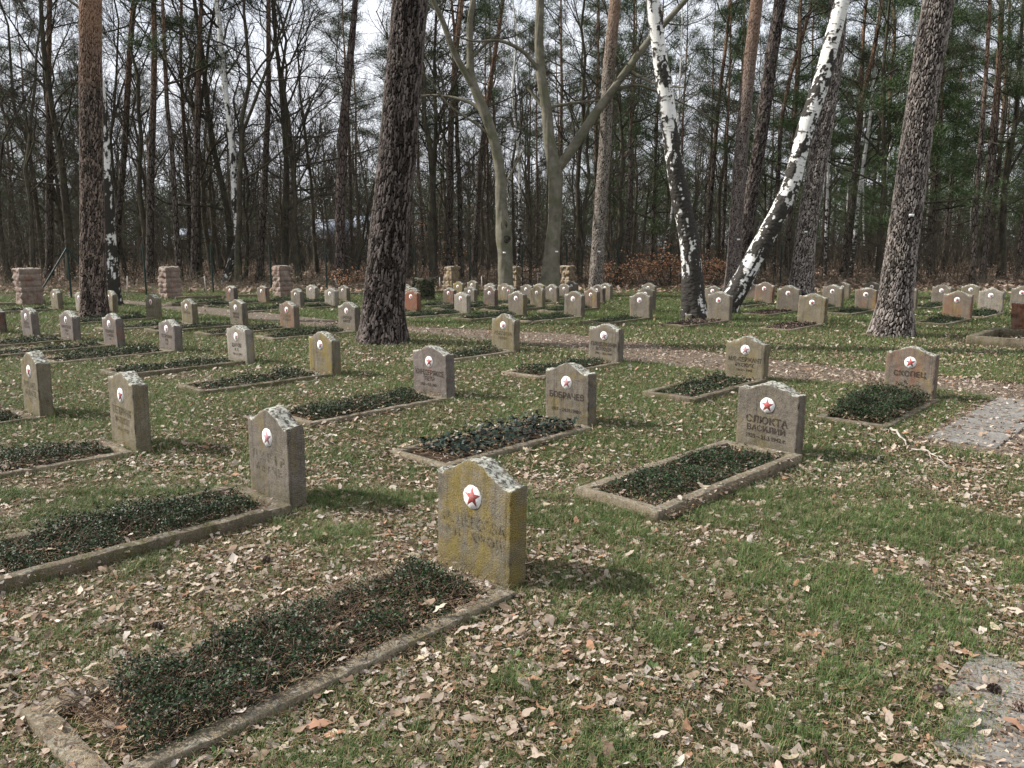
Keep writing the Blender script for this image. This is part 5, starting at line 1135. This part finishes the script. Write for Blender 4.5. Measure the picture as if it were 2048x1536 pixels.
mid_tree('pine_tree', mp_((1945, 570, 14), (1949, 480, 12), (1953, 400, 12), (1962, 283, 11), (1974, 121, 9), (1980, 0, 8)), 570, M_PINE_MID, 'slim yellowish pine near the right edge', 'pine tree', seed=13, base=.42)
mid_tree('pine_tree', mp_((1965, 562, 15), (1972, 450, 14), (1990, 283, 12), (2000, 121, 10), (2005, 0, 9)), 562, M_PINE_MID, 'pine just right of the slim yellowish pine', 'pine tree', seed=14, base=.4)
mid_tree('bare_tree', mp_((466, 558, 17), (458, 444, 15), (448, 384, 14), (428, 303, 13), (416, 222, 12), (404, 101, 10), (388, 0, 9)), 558, M_OAK, 'dark oak leaning left behind the curved birch', 'bare tree', 'bare', seed=20, limbs=[[(446, 420, 6), (425, 412, 5), (380, 410, 5), (330, 408, 4), (300, 385, 3)], [(425, 250, 8), (380, 210, 6), (330, 120, 5), (270, 40, 3), (240, 0, 2)]])
mid_tree('bare_tree', mp_((572, 562, 17), (571, 484, 15), (573, 323, 13), (561, 161, 10), (549, 60, 8), (545, 0, 8)), 562, M_OAK, 'dark bare oak behind the third pillar with a long low limb', 'bare tree', 'bare', seed=21, limbs=[[(574, 422, 6), (600, 400, 5), (650, 388, 4), (700, 385, 3)], [(573, 390, 6), (590, 378, 5), (640, 380, 4), (680, 365, 3)]])
mid_tree('bare_tree', mp_((142, 562, 21), (137, 464, 18), (121, 303, 14), (105, 222, 12), (87, 101, 11), (81, 0, 9)), 562, M_OAK, 'dark oak leaning left between first pillar and left pine', 'bare tree', 'bare', seed=22, limbs=[[(122, 300, 8), (140, 322, 5), (165, 318, 3)], [(100, 190, 7), (70, 150, 5), (30, 130, 3)]])
mid_tree('bare_tree', mp_((868, 560, 14), (870, 470, 13), (866, 380, 11), (872, 260, 9), (868, 120, 7), (874, 0, 6)), 560, M_OAK, 'bare dark tree right of the massive pine', 'bare tree', 'bare', seed=23)
for k, (pp_, yb, lb) in enumerate([(mp_((1700, 556, 10), (1704, 525, 9), (1722, 360, 8), (1740, 242, 7), (1752, 120, 6)), 556, 'white slender birch left of the flaky pine'), (mp_((1650, 554, 7), (1651, 500, 7), (1656, 350, 6), (1663, 240, 5)), 554, 'thinnest white birch right of the thick grey pine'), (mp_((1752, 553, 9), (1757, 484, 8), (1772, 350, 7), (1784, 283, 7), (1808, 150, 6), (1833, 20, 5)), 553, 'bright slender birch leaning right behind the flaky pine'), (mp_((1318, 556, 6), (1328, 500, 6), (1342, 440, 5), (1352, 330, 5)), 556, 'thin leaning birch sapling left of the central birch')]):
    mid_tree('birch_tree', pp_, yb, M_BIRCHF, lb, 'birch tree', 'bare', H=17, seed=30 + k, nb=14)

# the wood behind: shared tree shapes, every tree an object of its own
BT = [bare_tree(100, 17, .12, .2, 18, .65, .24), bare_tree(101, 15, .095, .18, 14, .7, .24, fork=True), bare_tree(102, 18, .14, .22, 18, .6, .26), bare_tree(103, 13, .08, .12, 18, .75, .24, lean=.09), bare_tree(104, 16, .11, .18, 13, .5, .28, fork=True), bare_tree(105, 11, .06, .10, 16, .8, .26, lean=-.05), bare_tree(106, 9, .05, .1, 16, .6, .3, lean=.1)]
FP = [far_pine(200, 20, .14, .45, 2.7, 26, nmat=M_NEED2), far_pine(201, 18, .12, .40, 2.5, 26), far_pine(202, 21, .16, .48, 3.0, 28, nmat=M_NEED2, lean=.05), far_pine(203, 17, .12, .36, 2.5, 28, lean=-.04)]
DP = [far_pine(210, 17, .14, .22, 2.8, 34, K=24, nmat=M_NEED), far_pine(211, 20, .17, .28, 3.0, 36, K=24, nmat=M_NEED), far_pine(212, 14, .11, .15, 2.4, 30, K=24, nmat=M_NEED)]
def birch_far(seed, H):
    a, b = bare_tree(seed, H, .085, .35, 12, .9, .15, mat=M_BIRCHF, lean=.03); return a, b
BF = [birch_far(300, 16), birch_far(301, 18)]
TREES = []
def put_tree(kind, x, y, rz, sc, label):
    lst, nm, cat, parts = {'bare': (BT, 'bare_tree', 'bare tree', ('trunk', 'crown')), 'pine': (FP, 'pine_tree', 'pine tree', ('trunk', 'branches', 'needles')), 'dense': (DP, 'pine_tree', 'pine tree', ('trunk', 'branches', 'needles')), 'birch': (BF, 'birch_tree', 'birch tree', ('trunk', 'crown'))}[kind]
    v = lst[rng.integers(0, len(lst))]; root = empty(nm, (x, y, 0), rz); root.scale = (sc * rng.uniform(.9, 1.15),) * 2 + (sc,); TREES.append((root, label, cat, x / y))
    for p, m in zip(parts, v): link(p, m, root)
ZN = [(-99, -0.58, 'at the far left'), (-.58, -.47, 'behind the first pillar'), (-.47, -.36, 'between left birch and second pillar'), (-.36, -.25, 'around the curved birch'), (-.25, -.14, 'left of the massive pine'), (-.14, -.05, 'right of the massive pine'), (-.05, .09, 'between the two beeches'), (.09, .2, 'left of the central birch'), (.2, .32, 'between the two birches'), (.32, .42, 'behind the thick grey pine'), (.42, .54, 'behind the flaky pine'), (.54, 99, 'at the far right')]
pts = []; rg = np.random.default_rng(42)
for tries in range(9000):
    if len(pts) >= 265: break
    y = 33 + 62 * rg.uniform() ** .95; x = rg.uniform(-1, 1) * (.70 * y + 2)
    if all((x - a) ** 2 + (y - b_) ** 2 > (1.5 + y * .018) ** 2 for a, b_ in pts): pts.append((x, y))
for x, y in pts:
    a = x / y; zone = [z for z in ZN if z[0] <= a < z[1]][0][2]; dp = 'in the nearer wood' if y < 50 else 'deep in the wood'; u = rg.uniform()
    if a < .1: kind = 'bare' if u < .78 else ('pine' if u < .97 else 'birch')
    elif a < .32: kind = 'bare' if u < .42 else ('pine' if u < .78 else ('dense' if u < .92 else 'birch'))
    else: kind = 'dense' if u < .60 else ('pine' if u < .74 else ('birch' if u < .88 else 'bare'))
    if a < -.5 and u > .8: kind = 'dense'
    ds = {'bare': 'slender bare tree ', 'pine': 'tall bare-stemmed pine ', 'dense': 'dense dark green pine ', 'birch': 'thin white-stemmed birch '}[kind]
    put_tree(kind, x, y, rg.uniform(0, 6.28), rg.uniform(.85, 1.15), (ds, dp, zone))
ORD = ['leftmost', 'second', 'third', 'fourth', 'fifth', 'sixth', 'seventh', 'eighth', 'ninth', 'tenth', 'eleventh', 'twelfth', 'thirteenth', 'fourteenth', 'fifteenth', 'sixteenth', 'seventeenth', 'eighteenth', 'nineteenth', 'twentieth', 'next', 'next', 'next', 'next', 'next', 'next', 'next', 'next', 'next', 'next']
for key in sorted(set(t_[1] for t_ in TREES)):
    grp = sorted([t_ for t_ in TREES if t_[1] == key], key=lambda t_: t_[3]); ds, dp, zone = key; ds = ds.strip()
    for k, t_ in enumerate(grp):
        lb = ds + ' ' + dp + ' ' + zone if len(grp) == 1 else (('leftmost ' + ds) if k == 0 else (('rightmost ' + ds) if k == len(grp) - 1 else ds + ', ' + ORD[k] + ' from the left,')) + ' ' + dp + ' ' + zone
        if len(lb.split()) > 16: lb = lb.replace('in the nearer wood', 'nearer wood').replace('deep in the wood', 'deep wood')
        tag(t_[0], lb, t_[2], 'trees of the wood behind the fence')
# coppery beech saplings
def beech_sapling(px, yb, wdt, ht, lb, seed, nl=900):
    c = G(px, yb); rg = np.random.default_rng(seed); Gb = Geo(); E = []
    for k in range(6):
        az = rg.uniform(0, 6.28); P, R = limb(np.array([rg.normal(0, .1), rg.normal(0, .1), 0]), np.array([cos(az) * .5, sin(az) * .3, 1]), ht * rg.uniform(.6, 1), .014, 6, .14, 0, rg); v, q = tube(P, R, 4); Gb.add(v, q)
        for j in range(7):
            p, r, d = pt_along(P, R, rg.uniform(.25, 1)); sg = rg.choice([-1, 1]); B, RB_ = limb(p, np.array([sg, rg.normal(0, .5), rg.normal(.08, .2)]), wdt * rg.uniform(.3, .6), .007, 4, .15, 0, rg); v, q = tube(B, RB_, 3); Gb.add(v, q)
            for t in np.linspace(.2, 1, 8): E.append(pt_along(B, RB_, min(t, .999))[0])
    E = np.array(E); C = E[rg.integers(0, len(E), nl)] + rg.normal(0, .07, (nl, 3)) * (1, 1, .6); V, Q, cc = leafcards(C, .085, .6, .5, rg, np.array([(.44, .22, .115), (.52, .29, .16), (.34, .16, .085), (.56, .36, .22)]))
    root = empty('beech_sapling', (c[0], c[1], 0)); tag(root, lb, 'sapling'); link('stems', Gb.mesh('stems', M_TWIG), root); Gf = Geo(); Gf.add(V, Q, col=cc); link('leaves', Gf.mesh('leaves', M_LEAF), root)
beech_sapling(1330, 573, 2.3, 1.8, 'coppery young beech left of the central birch', 1, 1100); beech_sapling(1430, 573, 2.1, 1.9, 'coppery young beech between the two birches', 2, 1200); beech_sapling(1235, 574, 2.2, 1.05, 'low coppery beech right of the slim grey pine', 3, 600); beech_sapling(692, 580, .9, .75, 'small sunlit beech sprig beside the massive pine', 4, 220); beech_sapling(1300, 562, 2.4, 1.2, 'low coppery beech thicket behind the file of three headstones', 6, 700); beech_sapling(900, 553, 2.5, 4.6, 'sparse coppery beech deeper in the wood behind the fourth pillar', 7, 350)

# underwood: thin saplings and brush, one countless mass; and the far wood
UG = Geo(); rg = np.random.default_rng(8)
tmpl = []
for s_ in range(8):
    g_ = Geo(); 
    for k in range(3):
        P, R = limb(np.array([rg.normal(0, .2), rg.normal(0, .2), 0.]), np.array([rg.normal(0, .25), rg.normal(0, .25), 1.]), rg.uniform(1.2, 4.6), .014, 6, .10, .03, rg); v, q = tube(P, R, 3); g_.add(v, q); ramify(g_, P, R, 0, [(7, .38, .7, .05, .2, 3, 3, .15), (3, .5, .7, .03, .2, 2, 3, .3)], rg)
    tmpl.append(g_.arrays()[:2])
n = 1900; x, y = sector(n, 31, 92, -.1, rg); x *= .98
for k in range(n):
    V, Q = tmpl[k % 8]; a = rg.uniform(0, 6.28); s_ = rg.uniform(.5, 1.25); Rz = np.array([[cos(a), -sin(a), 0], [sin(a), cos(a), 0], [0, 0, 1]]) * s_
    UG.add(V @ Rz.T + (x[k], y[k], 0), Q)
tag(link('underwood', UG.mesh('underwood', M_TWIG)), 'tangle of thin saplings and brush filling the wood', 'underwood', kind='stuff')
BG = Geo(); n = 420; x, y = sector(n, 26.5, 36, -.3, rg)
yy0 = np.interp(x, [f_[0] for f_ in fposts], [f_[1] for f_ in fposts])
for k in range(n):
    yk = max(y[k], yy0[k] + .4)
    for j in range(7):
        P, R = limb(np.array([x[k] + rg.normal(0, .3), yk + rg.normal(0, .2), 0.]), np.array([rg.normal(0, .8), rg.normal(0, .8), .8]), rg.uniform(.4, 1.3), .006, 4, .25, -.08, rg, .5); v, q = tube(P, R, 3); BG.add(v, q)
tag(link('bramble_brush', BG.mesh('bramble_brush', M_TWIGL)), 'pale tangled brush along the foot of the fence', 'brush', kind='stuff')
# dead bracken-coloured leaves caught in the brush
n = 5200; x, y = sector(n, 27, 42, -.2, rg); yy0 = np.interp(x, [f_[0] for f_ in fposts], [f_[1] for f_ in fposts]); y = np.maximum(y, yy0 + .3 + rg.uniform(0, 1, n)); C = np.stack([x, y, np.abs(rg.normal(0, .38, n))], -1); k = fbm(x * .6, y * .6, 2) > .42; V, Q, cc = leafcards(C[k], .085, .6, .3, rg, np.array([(.22, .16, .12), (.32, .25, .19), (.14, .10, .075), (.27, .16, .10)])); Gf = Geo(); Gf.add(V, Q, col=cc)
tag(link('caught_leaves', Gf.mesh('caught_leaves', M_LEAF)), 'brown leaves caught in the brush behind the fence', 'leaf litter', kind='stuff')
FW = Geo(); FN = []
ft = []
for s_ in range(6):
    rg3 = np.random.default_rng(900 + s_); g_ = Geo(); P, R = limb(np.zeros(3), np.array([0, 0, 1.]), 17, .2, 8, .04, .1, rg3, .2); v, q = tube(P, R, 5); g_.add(v, q); ramify(g_, P, R, 0, [(22, .26, .8, .08, .14, 4, 3, .12), (8, .5, .7, .05, .2, 3, 3, .2)], rg3); ft.append(g_.arrays()[:2])
n = 300; y = rg.uniform(96, 150, n); x = rg.uniform(-1, 1, n) * .72 * y
for k in range(n):
    V, Q = ft[k % 6]; a = rg.uniform(0, 6.28); s_ = rg.uniform(.55, 1.05) ; Rz = np.array([[cos(a), -sin(a), 0], [sin(a), cos(a), 0], [0, 0, 1]]) * s_; FW.add((V * (1, 1, 1)) @ Rz.T + (x[k], y[k], 0), Q)
tag(link('far_wood', FW.mesh('far_wood', M_TWIG)), 'grey-brown bare wood in the far distance', 'far wood', kind='stuff')
n = 4200; y = rg.uniform(88, 160, n); x = rg.uniform(-1, 1, n) * .72 * y; hh = 4.0 + 13 * fbm(x * .05, y * .03, 5) ; C = np.stack([x, y, hh * rg.uniform(.05, 1, n) ** .8], -1); V, T = clumps(C, 34, .9, .9, .11, rg)
tag(link('far_evergreens', mk_mesh('far_evergreens', V, None, T, mat=M_NEED2)), 'grey-green evergreen thickets in the far distance', 'far evergreens', kind='stuff')

# ------------------------------------------------------------------ houses glimpsed beyond the wood
M_WALLW, t_, b_ = new_mat('white_render', .9, .2); b_.inputs['Base Color'].default_value = (.70, .70, .70, 1)
M_WALLL, t_, b_ = new_mat('lilac_grey_render', .9, .2); b_.inputs['Base Color'].default_value = (.42, .42, .50, 1)
M_WALLY, t_, b_ = new_mat('cream_render', .9, .2); b_.inputs['Base Color'].default_value = (.60, .54, .38, 1)
M_ROOF, t_, b_ = new_mat('pale_blue_grey_roofing', .5, .5); b_.inputs['Base Color'].default_value = (.40, .45, .53, 1)
M_GLASS, t_, b_ = new_mat('dark_window_glass', .1, .6); b_.inputs['Base Color'].default_value = (.03, .035, .04, 1)
def house(px, Y, wd, dp, h, rh, wall, lb, rz=0.0):
    p, t = P3(px, 488, Y); root = empty('house', (p[0], Y, 0), rz); tag(root, lb, 'house', 'houses beyond the wood')
    V, Q = boxv(-wd / 2, wd / 2, 0, dp, 0, h); link('wall', mk_mesh('wall', V, Q, mat=wall), root)
    o_ = .4; V = [(-wd / 2 - o_, -o_, h), (wd / 2 + o_, -o_, h), (wd / 2 + o_, dp + o_, h), (-wd / 2 - o_, dp + o_, h), (-wd / 2 - o_, dp / 2, h + rh), (wd / 2 + o_, dp / 2, h + rh)]
    link('roof', mk_mesh('roof', V, [(0, 1, 5, 4), (3, 4, 5, 2), (0, 3, 2, 1)], [(0, 4, 3), (1, 2, 5)], mat=M_ROOF), root)
    for k in range(3):
        x = -wd / 2 + wd * (k + .5) / 3; V, Q = boxv(x - .5, x + .5, -.03, .02, 1.0, 2.2); wn = link('window', mk_mesh('window', V, Q, mat=M_WALLW), root); V, Q = boxv(x - .42, x + .42, -.05, -.032, 1.08, 2.12); link('pane', mk_mesh('pane', V, Q, mat=M_GLASS), wn)
house(655, 84, 2.9, 5, 2.5, 1.7, M_WALLL, 'lilac-walled house with pale roof left of the massive pine')
house(742, 88, 3.4, 5, 3.4, 1.3, M_WALLW, 'white house partly hidden behind the massive pine')
house(377, 92, 2.4, 4, 2.4, 1.0, M_WALLY, 'cream house behind the dark-footed pine'); house(1235, 90, 2.4, 4, 2.6, 1.0, M_WALLW, 'white house behind the wood left of the central birch')
